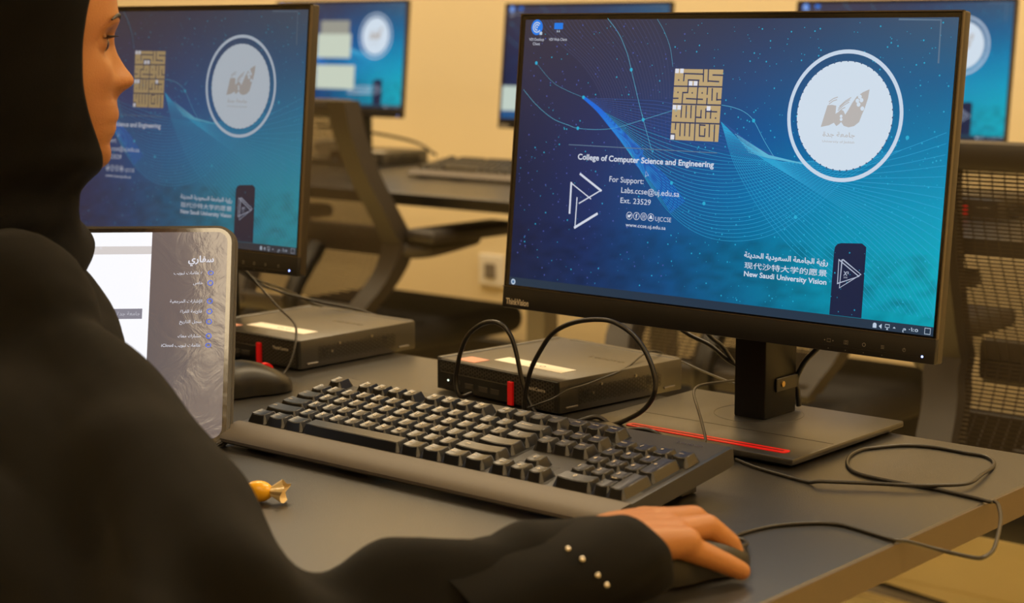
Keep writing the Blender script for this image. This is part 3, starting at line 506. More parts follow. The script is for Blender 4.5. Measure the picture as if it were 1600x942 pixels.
def make_monitor():
    r = empty('monitor', (.3185, .356, 0)); r['category'] = 'monitor'
    # housing: slim shell with a bulged electronics cover
    U0, U1, V0, V1 = -.0066, .4808, -.0238, .2742
    h = MB(); h.box(U0, U1, 0, .0128, V0, V1, .0022, 3); h.box(U0+.05, U1-.05, .012, .034, V0+.035, V1-.05, .008, 3); h.box(.17, .31, .03, .05, .05, .16, .006, 2)
    h.tf(MT).build('housing', mat('brown_black_shell', (42, 34, 24), .45), r, smooth=True)
    g = MB(); g.box(U0+.0016, U1-.0016, -.0008, .003, -.0016, V1-.0016, .0004, 1)
    g.tf(MT).build('screen_border', mat('gloss_border', (14, 13, 13), .16), r)
    ch = MB(); ch.box(U0, U1, -.0028, .004, V0, -.0022, .0012, 2); ch.box(U0+.003, U1-.003, -.0025, .002, -.0026, -.0014)
    chin = ch.tf(MT).build('chin', M_BEZEL, r, smooth=True)
    rim = MB(); rim.box(U0, U0+.0012, -.0016, .002, -.002, V1); rim.box(U1-.0012, U1, -.0016, .002, -.002, V1); rim.box(U0, U1, -.0016, .002, V1-.0012, V1); rim.box(U0, U1, -.0032, .001, -.0024, -.0016)
    rim.tf(MT).build('rim', mat('rim_highlight_brown', (66, 56, 42), .38), r)  # lighter brown stands in for the highlight along the front edges
    # menu key line, marks, maker's lettering
    w0 = -.0029
    def flat(mb, pts): mb.add([DP(u, v, w0) for u, v in pts], [tuple(range(len(pts)))])
    m = MB(); o0, o1 = D['osd']; m.box(o0[0], o1[0], -.0031, -.0022, -.0193, -.0185); m.tf(MT).build('key_groove', M_BLACK, chin)
    P = Print(1); P.w = -.0030
    o = D['osdi']; y = -.0143
    x = o[0][0]; P.line([(x-.0018, y-.0013), (x+.0018, y-.0013), (x+.0018, y+.0013), (x-.0018, y+.0013)], .0004, True); P.disc((x-.0042, y), .0006, 6); P.disc((x+.0042, y), .0006, 6)
    x = o[1][0]; P.line([(x-.002, y-.0015), (x+.002, y-.0015), (x+.002, y+.0015), (x-.002, y+.0015)], .0004, True); P.ring((x, y), .0009, .0003, 10)
    P.ring((o[2][0], y), .0015, .0005, 14)
    for q in range(-1, 2): P.seg((o[3][0]-.0014, y+q*.0012), (o[3][0]+.0014, y+q*.0012), .0004)
    P.ring((o[4][0], y), .0014, .0004, 14); P.seg((o[4][0], y), (o[4][0], y+.0018), .0004)
    for i in range(4): P.disc((o[i][0], -.0213), .0005, 4)
    P.build('key_mark', mat('grey_print', (120, 116, 108), .5), chin)
    P = Print(1); P.w = -.0031; P.text('ThinkVision', (-.0012, -.0198), .0290, .0062, .025); P.build('maker_lettering', mat('pewter_print', (196, 186, 168), .45), chin)
    MB().sphere(DP(.4692, -.018, -.0029), .0010, nu=12, nv=8).build('power_light', M_LED, chin)
    # display face: picture colours, painted haze included, sit on a fine grid
    nx, ny = 96, 54; vs = [DP(DW*i/nx, DH*j/ny, -.0010) for j in range(ny+1) for i in range(nx+1)]
    fs = [(j*(nx+1)+i, j*(nx+1)+i+1, (j+1)*(nx+1)+i+1, (j+1)*(nx+1)+i) for j in range(ny) for i in range(nx)]
    disp = MB().add(vs, fs).build('display', emis('desktop_picture', (0, 0, 0), 1.0, .3, attr='picture'), r)
    ca = disp.data.color_attributes.new('picture', 'FLOAT_COLOR', 'POINT')
    ca.data.foreach_set('color', np.array([(*lin(bgcol(DW*i/nx, DH*j/ny)), 1) for j in range(ny+1) for i in range(nx+1)]).ravel())
    global MT_shift
    for v in disp.data.vertices: pass
    old = MT.copy(); sh = Matrix.Translation(nb*-.0010)
    globals()['MT'] = sh @ old; wallpaper(disp); globals()['MT'] = old
    # stand
    p = MB(); p.box(-.0175, .0172, -.0225, .0330, .010, .30, .002, 2); p.build('stand_post', mat('post_black', (11, 10, 10), .45, spec=.25), r, smooth=True)
    nk = MB(); nk.box(-.05, .05, -.024, -.012, .13, .24, .004, 2); nk.build('neck_plate', M_BLACK, r)
    c0 = .1165; b = MB(); b.box(-c0, c0+.0015, -.137, .060, .0045, .0105, .0018, 2)
    base = b.build('stand_base', mat('base_plate', (38, 36, 34), .34, spec=.9, noise_amt=.12, noise_scale=1500, bump=.12, bump_scale=1500), r, smooth=True)
    b = MB(); b.box(-c0+.008, c0-.006, -.128, .052, .0006, .0052, .001, 1); b.build('base_foot', M_BLACK, r)
    rg = MB(); cx, cy, rr, zz = -.0035, 0, .0425, .0107
    rg.tube([(cx+rr*math.cos(t), cy+rr*math.sin(t), zz-.0003) for t in np.linspace(0, 6.2832, 49)], .0004, n=6, smoothpts=False); rg.build('swivel_ring', M_BLACK, base)
    gr = MB(); gr.box(-.1, .1155, -.0655, -.0648, .0102, .0107); gr.build('base_groove', M_BLACK, base)
    rs = MB(); rs.prism([(-.068+.003*math.cos(t), -.118+.0058*math.sin(t)) for t in np.linspace(1.57, 4.71, 8)]+[(.099+.003*math.cos(t), -.118+.0058*math.sin(t)) for t in np.linspace(-1.57, 1.57, 8)], .0103, .0112)
    rs.build('red_slot', M_RED, base); rs = MB(); rs.box(-.066, .097, -.1195, -.1168, .0109, .0114); rs.build('slot_gap', mat('deep_red', (120, 6, 10), .5), base)
    return r
mon = make_monitor()
mon['label'] = 'sharp large black monitor right of centre showing the blue university desktop picture'
mon['group'] = 'blue-screened monitors'
m2 = dup(mon); extra(m2, 'slightly blurred monitor at left behind the woman, over the tablet', 'blue-screened monitors', loc=(-.704+.2739*1.0+.003, .2504+.0488+.012, 0), rz=.0427)
# ================================================================== keyboards
U = .01905; KA = .1495; KZ = .0200          # pitch, slope, case height at the front key row
def kb_pt(x, y, h): return Vector((x, y*math.cos(KA)-h*math.sin(KA), KZ+y*math.sin(KA)+h*math.cos(KA)))
KM = Matrix.Translation((0, 0, KZ)) @ Matrix.Rotation(KA, 4, 'X')
M_KEY = mat('key_black', (19, 18, 18), .3, spec=.8, bump=.1, bump_scale=3000)
M_LEG2 = mat('legend_print', (212, 196, 168), .5)
def key_mesh(wu, du):
    wx, wy = wu*U/2-.0006, du*U/2-.0006; tx, ty0, ty1 = wx-.0028, wy-.0034, wy-.0018
    xs = [-wx, -tx]+[-tx+2*tx*i/6 for i in range(1, 6)]+[tx, wx]; ys = [-wy, -ty0, 0, ty1, wy]
    vs = []; nx, ny = len(xs), len(ys)
    for j, y in enumerate(ys):
        for i, x in enumerate(xs):
            e = i in (0, nx-1) or j in (0, ny-1)
            dish = -.0009*(1-(x/tx)**2) if (not e and wu < 3) else 0
            vs.append((x, y, 0 if e else .0082+dish))
    fs = [(j*nx+i, j*nx+i+1, (j+1)*nx+i+1, (j+1)*nx+i) for j in range(ny-1) for i in range(nx-1)]
    mb = MB().add(vs, fs); bm = bmesh.new(); me = mb.mesh('keycap', M_KEY, smooth=True, angle=30)
    bm.from_mesh(me); es = [e for e in bm.edges if len(e.link_faces) == 2 and e.calc_face_angle(0) > .6]
    bmesh.ops.bevel(bm, geom=es, offset=.0005, segments=2, affect='EDGES'); 
    for f in bm.faces: f.smooth = True
    bm.to_mesh(me); bm.free(); return me
ROWS = []
def row(v, x, keys):
    for k in keys:
        if isinstance(k, (int, float)): x += k; continue
        n, wd = (k if isinstance(k, tuple) else (k, 1)); ROWS.append((x+wd/2, v, wd, 1, n)); x += wd
row(0, 0, ['Esc', 1, 'F1', 'F2', 'F3', 'F4', .5, 'F5', 'F6', 'F7', 'F8', .5, 'F9', 'F10', 'F11', 'F12', .25, 'PrtSc', 'ScrLk', 'Pause'])
row(1.25, 0, list('`1234567890-=')+[('← Backspace', 2), .25, 'Insert', 'Home', 'PgUp', .5, 'Num', '/', '*', '-'])
row(2.25, 0, [('Tab', 1.5)]+list('QWERTYUIOP[]')+[('\\', 1.5), .25, 'Del', 'End', 'PgDn', .5, '7', '8', '9'])
row(3.25, 0, [('Caps', 1.75)]+list("ASDFGHJKL;'")+[('Enter', 2.25), 3.75, '4', '5', '6'])
row(4.25, 0, [('Shift', 2.25)]+list('ZXCVBNM,./')+[('Shift', 2.75), 1.25, '↑', 1.5, '1', '2', '3'])
row(5.25, 0, [('Ctrl', 1.25), ('Win', 1.25), ('Alt', 1.25), ('', 6.25), ('Alt', 1.25), ('Win', 1.25), ('Menu', 1.25), ('Ctrl', 1.25), .25, '←', '↓', '→', .5, ('0', 2), '.'])
ROWS.append((22, 2.75, 1, 2, '+')); ROWS.append((22, 4.75, 1, 2, 'Enter'))
def make_keyboard(legends=True):
    r = empty('keyboard', (.214, .05, 0)); ox, oy = .214, .05; r['category'] = 'keyboard'; r['group'] = 'black full-size keyboards'
    TT = Matrix.Translation((-ox, -oy, 0)) @ KM
    xa, xb = -.0085, .4365; ys0, ys1 = -.0102, .128; c = MB()
    # case section (y, z) swept along x: rounded palm rest in front, sloping deck, thick back
    prof = [(-.030, .0035), (-.036, .0040), (-.0392, .0062), (-.0398, .0090), (-.0380, .0118), (-.0325, .0152), (-.0240, .0182), (-.0125, .0200), (-.0115, .0190)]
    back = [kb_pt(0, ys1-.003, 0), kb_pt(0, ys1, -.002), kb_pt(0, ys1, -.016)]
    prof += [(p.y, p.z) for p in back]+[(.118, .021), (.0, .0055)]
    n = len(prof); xs = [xa, xa+.0012, xa+.003, xb-.003, xb-.0012, xb]; sc = [.94, .985, 1, 1, .985, .94]; vs = []
    cy, cz = .045, .018
    for x, s_ in zip(xs, sc):
        for y, z in prof: vs.append((x-ox, cy+(y-cy)*(1-(1-s_)*.12)-oy, cz+(z-cz)*s_))
    fs = [(i*n+k, i*n+(k+1) % n, (i+1)*n+(k+1) % n, (i+1)*n+k) for i in range(len(xs)-1) for k in range(n)]
    c.add(vs, fs); c.mi = [1 if k < 8 else 0 for i in range(len(xs)-1) for k in range(n)]; c.f += [tuple(range(n)), tuple(range((len(xs)-1)*n, len(xs)*n))]; c.mi += [0, 0]
    case = c.build('case', [mat('keyboard_case', (38, 36, 34), .42, spec=.8, noise_amt=.1, noise_scale=1500, bump=.12, bump_scale=1800), mat('palm_rest', (92, 85, 78), .55, noise_amt=.12, noise_scale=1500, bump=.15, bump_scale=1500)], r, smooth=True, angle=40)
    dk = MB(); 
    for a, b, v0, v1 in ((-.15, 15.15, -.65, 5.85), (15.1, 18.3, -.65, 2.85), (15.1, 18.3, 4.68, 5.85), (15.6, 17.8, 3.7, 4.8), (18.35, 22.65, .6, 5.85)):
        dk.box(a*U, b*U, (5.25-v1)*U+.002, (5.25-v0)*U-.004, -.0005, .0006)
    dk.tf(TT).build('key_well', mat('well_black', (12, 11, 10), .5), r)
    P = glyphs('Lenovo', .02); v = [TT @ Vector((.39+x*.026, .1135+y*.0042, .0004)) for x, y in P[0]]
    MB().add(v, P[1]).build('maker_lettering', mat('faint_print', (70, 64, 58), .25), r)
    for a, b_, c_, d_, e_ in ((.385, .415, .085, .107, .024), (.02, .05, .085, .107, .024), (.01, .04, -.02, -.008, .009), (.39, .42, -.02, -.008, .009)):
        MB().box(a-ox, b_-ox, c_-oy, d_-oy, .0005, e_, .001, 1).build('foot', M_CABLE, r)
    cache = {}; lc = {}
    for x, v, wd, dp_, n in ROWS:
        if (wd, dp_) not in cache: cache[(wd, dp_)] = key_mesh(wd, dp_)
        k = bpy.data.objects.new('keycap', cache[(wd, dp_)]); COL.objects.link(k); k.parent = r
        k.matrix_local = TT @ Matrix.Translation((x*U, (5.25-v)*U, .0006))
        if n and legends:
            if n not in lc:
                gv, gf, asp = glyphs(n, .012 if len(n) < 3 else .004, 2); cap = .0042 if len(n) < 3 else .0021; w_ = min(asp*cap, wd*U-.0065)
                x0 = -wd*U/2+.0044 if len(n) > 2 else -.0042
                if n in '↑←↓→-': w_ = .0046; cap = .003
                lc[n] = MB().add([(x0+gx*w_, -.0005+gy*cap if len(n) < 3 else .0005+gy*cap, .0081) for gx, gy in gv], gf).mesh('legend', M_LEG2)
            l = bpy.data.objects.new('legend', lc[n]); COL.objects.link(l); l.parent = k
    return r
kb = make_keyboard(); kb['label'] = 'black full-size keyboard with broad palm rest in front of the sharp monitor'
kb2 = make_keyboard(False); extra(kb2, 'black keyboard mostly hidden behind the tablet, its right end beside the black mouse', 'black full-size keyboards', loc=(.214-.650, .05+.03, 0))

# ================================================================== mini desktop computers
def make_pc():
    r = empty('mini_computer', (0, 0, 0)); r['category'] = 'computer'; r['group'] = 'small flat desktop computers'
    W_, D_, H_ = .179, .183, .0345
    shell = mat('pc_shell', (34, 32, 30), .36, spec=1.0, noise_amt=.08, noise_scale=1500, bump=.1, bump_scale=2200)
    b = MB(); b.box(0, W_, .004, D_, .002, H_, .0012, 2); b.box(-.0008, .004, .002, D_-.004, .004, H_+.0012, .0008, 1); b.box(.02, W_-.004, D_-.008, D_+.001, .004, H_+.0006, .001, 1)
    b.build('casing', shell, r, smooth=True)
    fm = MB(); fm.box(.0005, W_-.0005, .0008, .006, .0025, H_-.0008, .0006, 1); face = fm.build('front_panel', mat('panel_black', (7, 7, 7), .6), r)
    # honeycomb grille: raised web of hexagon rims
    g = MB(); s_ = .00235
    def hexweb(mb, region, plane):
        x = 0; i = 0
        while x < W_:
            z = 0 if i % 2 == 0 else s_*.866
            while z < H_:
                if region(x, z):
                    vs = []; 
                    for q in range(6):
                        t = math.pi/3*q
                        vs.append((x+s_*math.cos(t), z+s_*math.sin(t)))
                        vs.append((x+s_*.66*math.cos(t), z+s_*.66*math.sin(t)))
                    P3 = [plane(a, c, 0) for a, c in vs]; mb.add(P3, [(2*q, 2*q+1, (2*q+3) % 12, (2*q+2) % 12) for q in range(6)])
                z += s_*1.732
            x += s_*1.5; i += 1
    hexweb(g, lambda x, z: .0045 < x < W_-.004 and .005 < z < H_-.0035 and not ((x < .062 or .0 < x < .104) and z < .0225 and x < .112), lambda a, c, h: (a, .0004-h, c))
    gr = g.build('grille', mat('grille_web', (62, 57, 50), .35), r); gr['kind'] = 'stuff'
    gs = MB()
    hexweb(gs, lambda x, z: .03 < x < .15 and .009 < z < .024, lambda a, c, h: (W_+.0004, a, c))
    gs2 = gs.build('side_grille', mat('grille_dark', (24, 22, 20), .5), r); gs2['kind'] = 'stuff'
    io = MB(); io.box(.006, .108, -.0002, .003, .0035, .0215, .0006, 1); io.build('port_strip', mat('strip_black', (20, 19, 18), .3), r)
    c = MB(); c.cyl((.020, -.0008, .0135), (.020, .002, .0135), .0052, n=24); pb = c.build('power_button', M_BLACK, r)
    MB().sphere((.020, -.001, .0135), .0009, nu=10, nv=6).build('button_light', emis('white_lamp', (225, 240, 215), 2.5), pb)
    p = MB()
    for x in (.045, .066, .084): MB().box(x, x+.013, -.0006, .001, .0085, .0140, .0003, 1).build('port', mat('port_grey', (70, 66, 62), .35, metal=.4), r)
    p.cyl((.036, -.0006, .0135), (.036, .001, .0135), .0022, n=12); p.build('port', MATS['port_grey'], r)
    MB().box(.1105, .1175, -.0022, .001, .0015, .0255, .0004, 1).build('red_tab', M_RED, r)
    P = glyphs('ThinkCentre', .01); MB().add([(.137+x*.026, -.0004, .0215+z*.0036) for x, z in P[0]], P[1]).build('maker_lettering', mat('pewter_print', (196, 186, 168), .45), r)
    for y in (.012, .155): MB().box(W_-.001, W_+.0014, y, y+.017, .0055, .0080, .0008, 1).build('side_clip', mat('clip_grey', (84, 76, 66), .35), r)
    for y, z in ((.036, .013), (.128, .0145)): MB().box(W_-.0005, W_+.0003, y, y+.008, z, z+.008).build('side_slot', mat('void_black', (5, 5, 5), .8), r)
    for y, z in ((.062, .0245), (.112, .026), (.050, .017)): MB().cyl((W_, y, z), (W_+.0012, y, z), .0014, n=10).build('screw', M_METAL, r)
    lb = MB(); lb.box(.052, .150, .034, .056, H_, H_+.0004); lab = lb.build('label_sticker', M_LABEL, r)
    P = glyphs('0-0', .0); MB().add([(.095+x*.022, .042+z*.006, H_+.0005) for x, z in P[0]], P[1]).build('sticker_lettering', mat('pen_grey', (120, 116, 112), .6), lab)
    P = glyphs('Lenovo', .02); MB().add([(.105+x*.05, .118+z*.010, H_+.0001) for x, z in P[0]], P[1]).build('top_lettering', mat('deboss', (30, 27, 25), .25), r)
    f = MB(); 
    for a in (.02, .16):
        for b_ in (.02, .16): MB().cyl((a, b_, .0003), (a, b_, .0025), .006, n=12).build('foot', M_CABLE, r)
    return r
pc = make_pc(); extra(pc, 'small flat black computer with white sticker under the left of the sharp monitor', 'small flat desktop computers', loc=(-.0301, .2763, 0), rz=-.1108)
st = MB().box(.022, .050, .008, .030, .0345, .0349); rs = st.build('round_sticker', mat('pink_sticker', (214, 150, 132), .6), pc)
pc2 = dup(pc); extra(pc2, 'small flat black computer with white sticker at left, beside the black mouse', 'small flat desktop computers', loc=(-.213-.179, .254, 0), rz=-.02)

# ================================================================== mice
def make_mouse(red=False):
    r = empty('computer_mouse', (0, 0, 0)); r['category'] = 'mouse'; nx, ny = 24, 20; L_, Wm = .108, .060
    vs = []
    for i in range(nx+1):
        s = i/nx; x = -L_/2+L_*s; hw = Wm/2*(1-abs(2*s-1)**3.2)**.5*(1-.12*math.exp(-((s-.55)/.15)**2)); top = .034*(math.sin(math.pi*min(1, s*.78+.18))**.75) if 0 < s < 1 else .008
        for j in range(ny+1):
            t = math.pi*j/ny; vs.append((x, hw*math.cos(t), .002+(top)*max(0, math.sin(t))**.55))
    fs = [(i*(ny+1)+j, i*(ny+1)+j+1, (i+1)*(ny+1)+j+1, (i+1)*(ny+1)+j) for i in range(nx) for j in range(ny)]
    fs += [tuple(i*(ny+1) for i in range(nx+1))+tuple(i*(ny+1)+ny for i in range(nx, -1, -1))]
    MB().add(vs, fs).build('shell', M_BLACK, r, smooth=True, angle=60)
    MB().cyl((.026, -.0035, .0225), (.026, .0035, .0225), .0075, n=20).build('scroll_wheel', M_RED if red else M_CABLE, r, smooth=True)
    MB().tube([(x, 0, .0014+.034*math.sin(math.pi*((x+.054)/.108*.78+.18))**.75) for x in np.linspace(0, .046, 8)], .0008, n=6).build('button_gap', mat('void_black', (5, 5, 5), .8), r)
    return r
mo = make_mouse(True); extra(mo, 'black mouse with red scroll wheel between the tablet and the left mini computer', loc=(-.170, .133, 0), rz=1.25)
mo2 = make_mouse(False); extra(mo2, 'black mouse held under the right hand of the woman', loc=(.529, -.078, 0), rz=1.27)

# ================================================================== tablet
tb = empty('tablet', (-.0925, -.129, 0), .76, label='silver-edged tablet standing upright on the desk in front of the woman, page open', cat='tablet')
ti = .50; TM = Matrix.Rotation(-ti, 4, 'X')
TW, TH = .2806, .2149
def rr_pts(w_, h_, r_, n=8, x0=0, z0=0):
    out = []
    for cx, cz, a in ((w_-r_, r_, -90), (w_-r_, h_-r_, 0), (r_, h_-r_, 90), (r_, r_, 180)):
        for i in range(n+1): t = math.radians(a+90*i/n); out.append((x0+cx+r_*math.cos(t), z0+cz+r_*math.sin(t)))
    return out
ox = .135-TW
Rx = Matrix.Rotation(math.pi/2, 4, 'X')          # prism is built in x,z
TT = Matrix.Translation((0, 0, .002)) @ TM
def tprism(mb, pts, y0, y1, bev=0): return mb.prism(pts, -y1, -y0, T=TT @ Rx, bev=bev)
fr = tprism(MB(), rr_pts(TW, TH, .017, x0=ox), 0, .0075, .0012).build('frame', mat('tablet_grey_case', (74, 72, 70), .4), tb, smooth=True)
tprism(MB(), rr_pts(TW-.006, TH-.006, .0145, x0=ox+.003, z0=.003), -.0004, .0003).build('cover_glass', mat('clear_film', (46, 42, 42), .16, coat=1.0, bump=.25, bump_scale=60), tb)
Tfilm = MATS['clear_film']
tpg = emis('page_glare_white', (208, 208, 212), 1.6, .16); tside = emis('sidebar_glare_grey', (108, 97, 95), 1, .2)  # glare on the glass put into page and sidebar emission
for m_ in (tpg, tside):
    nt = m_.node_tree; b = nt.nodes['Principled BSDF']; b.inputs['Coat Weight'].default_value = 1; b.inputs['Coat Roughness'].default_value = .16
    tc = nt.nodes.new('ShaderNodeTexCoord'); n = nt.nodes.new('ShaderNodeTexNoise'); n.inputs['Scale'].default_value = 26; n.inputs['Detail'].default_value = 6; n.inputs['Distortion'].default_value = 2
    bq = nt.nodes.new('ShaderNodeBump'); bq.inputs['Strength'].default_value = .22; bq.inputs['Distance'].default_value = .002
    nt.links.new(tc.outputs['Object'], n.inputs['Vector']); nt.links.new(n.outputs['Fac'], bq.inputs['Height']); nt.links.new(bq.outputs[0], b.inputs['Normal']); nt.links.new(bq.outputs[0], b.inputs['Coat Normal'])
SX = .135-.007; split = SX-.070
def tflat(mb, pts, w_): return mb.add([TT @ Vector((x, -w_, z)) for x, z in pts], [tuple(range(len(pts)))])
rp = rr_pts(TW-.014, TH-.014, .010, x0=ox+.007, z0=.007)
dsp = tflat(MB(), [p for p in rp if p[0] > split]+[(split, TH-.007), (split, .007)], .0006).build('display', tside, tb)
tflat(MB(), [p for p in rp if p[0] <= split]+[(split, .007), (split, TH-.007)][:2], .0006).build('page_area', tpg, dsp)
def ttext(mb, s, xr, z, cap, bold=.0, w_=.0009):
    v, f, asp = glyphs(s, bold); W2 = asp*cap; mb.add([TT @ Vector((xr-W2+x*W2, -w_, z+y*cap)) for x, y in v], f)
tx = MB(); zt = TH-.007
ttext(tx, arab('سفاري'), SX-.012, .1775, .0064, .02)
items = [('٨ علامات تبويب', .1655, 0), ('خاص', .1555, 1), ('الإشارات المرجعية', .1375, 2), ('قائمة القراءة', .1275, 3), ('سجل التاريخ', .1175, 4), ('مشارك معك', .1035, 5), ('علامات تبويب', .0945, 6)]
items = [(a.replace('ءة', 'ة'), z, k) for a, z, k in items]
for s, z, k in items: ttext(tx, arab(s), SX-.0215, z, .0030)
ttext(tx, 'iCloud', SX-.0230-glyphs(arab('علامات تبويب'))[2]*.0030, .0945, .0030); ttext(tx, '١١', split-.046, zt-.017, .003)
tx.build('lettering', emis('lit_white', (225, 225, 235), 1), dsp)
ti_ = MB()
for s, z, k in items:
    cx, cz = SX-.0145, z+.0012; n_ = 14; R1 = .0027
    pts = [(cx+R1*math.cos(6.2832*i/n_), cz+R1*(.8 if k in (0, 6) else 1)*math.sin(6.2832*i/n_)) for i in range(n_)]; inn = [(cx+(x-cx)*.72, cz+(z_-cz)*.72) for x, z_ in pts]
    ti_.add([TT @ Vector((x, -.0009, z_)) for x, z_ in pts+inn], [(i, (i+1) % n_, n_+(i+1) % n_, n_+i) for i in range(n_)])
ti_.build('icon', emis('lit_icon_blue', (70, 110, 235), 1), dsp)
fld = MB(); tflat(fld, [(split-.052, .122), (split-.006, .122), (split-.006, .132), (split-.052, .132)], .0008); fld.build('search_field', emis('lit_field', (150, 146, 158), .8), dsp)
ft = MB(); ttext(ft, arab('جامعة جدة'), split-.008, .1255, .0036, .0, .001); ft.build('field_lettering', emis('lit_field_text', (215, 215, 225), .8), dsp)
ft = MB(); tflat(ft, [(ox+.01, zt-.014), (split, zt-.014), (split, zt-.022), (ox+.01, zt-.022)], .0008); ft.build('toolbar', emis('lit_toolbar_glare', (205, 198, 196), 1.1), dsp)  # brighter emission stands in for glare across the toolbar
cv = tprism(MB(), rr_pts(TW+.004, TH+.004, .019, x0=ox-.002, z0=-.002), .0076, .0105, .001).build('case_back', mat('grey_case', (88, 84, 80), .6), tb)
leg = MB(); leg.box(ox+.03, .105, -.0015, .0015, 0, .142, .001, 1, T=Matrix.Translation((0, .150, .0015)) @ Matrix.Rotation(.35, 4, 'X')); leg.build('stand_flap', MATS['grey_case'], tb)

# ================================================================== sweet
cn = empty('wrapped_sweet', (.170, -.139, 0), .5, label='small yellow wrapped sweet on the desk beside the sleeve of the woman', cat='sweet')
MB().sphere((-.006, 0, .009), .009, (1.35, 1, .95)).build('sweet_body', mat('yellow_foil', (240, 176, 30), .3, noise_amt=.15, noise_scale=80), cn, smooth=True)
tw = MB(); N = 28; vs = []
for k in range(N):
    t = 6.2832*k/N; r0 = .0035; r1 = .009+.002*math.sin(5*t)
    vs += [(.004, r0*math.cos(t), .0095+r0*math.sin(t)), (.016+.002*math.sin(3*t), r1*math.cos(t), .0100+r1*.9*math.sin(t))]
tw.add(vs, [(2*k, 2*k+1, (2*k+3) % (2*N), (2*k+2) % (2*N)) for k in range(N)]); tw.build('wrapper_end', mat('clear_wrapper', (232, 205, 150), .25, bump=.4, bump_scale=300), cn, smooth=True)

# ================================================================== cables
def cable(name, pts, r, m, label, cat='cable', sub=6, group=None):
    P = [tuple(p) for p in pts]; b = P[0]; mb = MB().tube(P, r, n=10, sub=sub)
    o = mb.build(name, m, base=(b[0], b[1], 0), smooth=True, angle=80, label=label, cat=cat, group=group); return o
z3 = lambda L, z: [(x, y, z) for x, y, *_ in L]
mc3 = z3(D['mc3'], .0015); mc3 = [(x, y, .0045 if 15 < i < 22 or 17 < i < 20 else .0016) for i, (x, y, z) in enumerate(mc3)]
mpts = [(.534, -.055, .0125), (.540, -.031, .010), (.5365, -.008, .006), (.524, .010, .0025)]+z3(D['mc1'], .0016)+[(a, b, c+.0) for a, b, c in D['mc2']]+mc3
cable('mouse_cable', mpts, .0016, M_GREYC, 'thin dark mouse cable looping over the right end of the desk')
cable('usb_cable', [(.0425, .250, .010)]+D['loopA']+[(.150, .234, .003), (.19, .222, .0025), (.24, .2, .003)], .0023, M_CABLE, 'thick black cable in a narrow arch plugged into the front of the mini computer')
cable('usb_cable', [(.129, .232, .004)]+D['loopB']+[(.214, .232, .0135), (.19, .215, .0035)], .0023, M_CABLE, 'thick black cable in a wide round arch in front of the mini computer')
cable('video_cable', D['thinC']+D['thinC2'], .0010, M_GREYC, 'thin grey cable running over the mini computer back to the stand post')
cable('keyboard_cable', D['kcab'][:-1]+[(.3790, .160, .0250), (.385, .148, .014)], .0013, M_GREYC, 'thin grey cable dropping over the monitor stand base to the keyboard')
cable('power_cable', [(.20, .20, .003), (.235, .175, .012)]+[(x-.001*i, y+.045, max(.004, z-.022)) for i, (x, y, z) in enumerate(D['blkD'])], .0021, M_CABLE, 'short thick black cable bowing between the mini computer and the stand base')
cable('left_mouse_cable', D['lcab'], .0013, M_GREYC, 'thin grey cable hanging down beside the tablet to the black mouse')
cable('left_video_cable', [(-.47, .34, .095)]+D['lcab2']+[(-.38, .50, .02)], .0016, M_GREYC, 'grey cable behind the left mini computer running under the left monitor')
cable('left_power_cable', [(-.46, .36, .09), (-.42, .39, .06), (-.36, .42, .044), (-.31, .445, .035), (-.27, .46, .02)], .0016, M_GREYC, 'second grey cable from the left monitor to the back of the left mini computer')
cable('monitor_cable', CBL1, .0022, M_CABLE, 'black cable slanting to the stand post from under the screen, left of the post')
cable('monitor_cable', CBL2, .0022, M_CABLE, 'upper of the two black cables slanting behind the stand post')
cable('monitor_cable', CBL3, .0028, M_CABLE, 'thick black cable hanging down right of the stand post through the clip')
cl = empty('cable_clip', (.3372, .376, .041), label='black cable clip with a brass screw on the right of the stand post', cat='clip')
s_ = MB(); s_.box(-.0008, .0010, -.026, .010, -.0065, .0065, .0006, 1)
pts = [(0, .008, 0)]+[(-.0055+.0055*math.cos(t), .010+.0075*math.sin(t), 0) for t in np.linspace(0, math.pi, 14)]
vs = []
for x, y, _ in pts: vs += [(x+.0006, y, -.0062), (x+.0006, y, .0062)]
s_.add(vs, [(2*i, 2*i+1, 2*i+3, 2*i+2) for i in range(len(pts)-1)]); s_.build('clip_strap', M_BLACK, cl, smooth=True)
MB().cyl((.0008, -.016, .0005), (.0022, -.016, .0005), .0028, n=14).build('clip_screw', mat('brass', (200, 170, 110), .3, metal=1), cl)
# m2 panel sits a little higher on its post
def lift(root, dz):
    for c in root.children:
        if not c.name.startswith(('stand_base', 'base_foot', 'stand_post')): c.location.z += dz
def place_panel(root, bl, rel, zbase):
    c, s = math.cos(rel), math.sin(rel); x = -.2739*c+.0488*s; y = -.2739*s-.0488*c
    root.location = (bl[0]-x, bl[1]-y, FZ+zbase); root.rotation_euler = (0, 0, rel); lift(root, bl[2]-zbase-.1152)
place_panel(m2, (-.704, .2504, .1273), .0427, 0)
def dim(o, k):      # dimmer lit materials of its own: oblique viewing and haze put into the colour
    for c in o.children:
        if c.type == 'MESH' and c.data.materials and c.data.materials[0].name.startswith(('lit_', 'desktop_picture')):
            c.data = c.data.copy(); m = c.data.materials[0]; nm = 'dim_'+m.name
            if nm not in MATS:
                q = m.copy(); q.name = nm; b = q.node_tree.nodes['Principled BSDF']; b.inputs['Emission Strength'].default_value *= k
                b.inputs['Base Color'].default_value = (.03, .027, .025, 1); b.inputs['Specular IOR Level'].default_value = .3; MATS[nm] = q
            c.data.materials[0] = MATS[nm]
        dim(c, k)
dim(m2, .55)
bgm = []
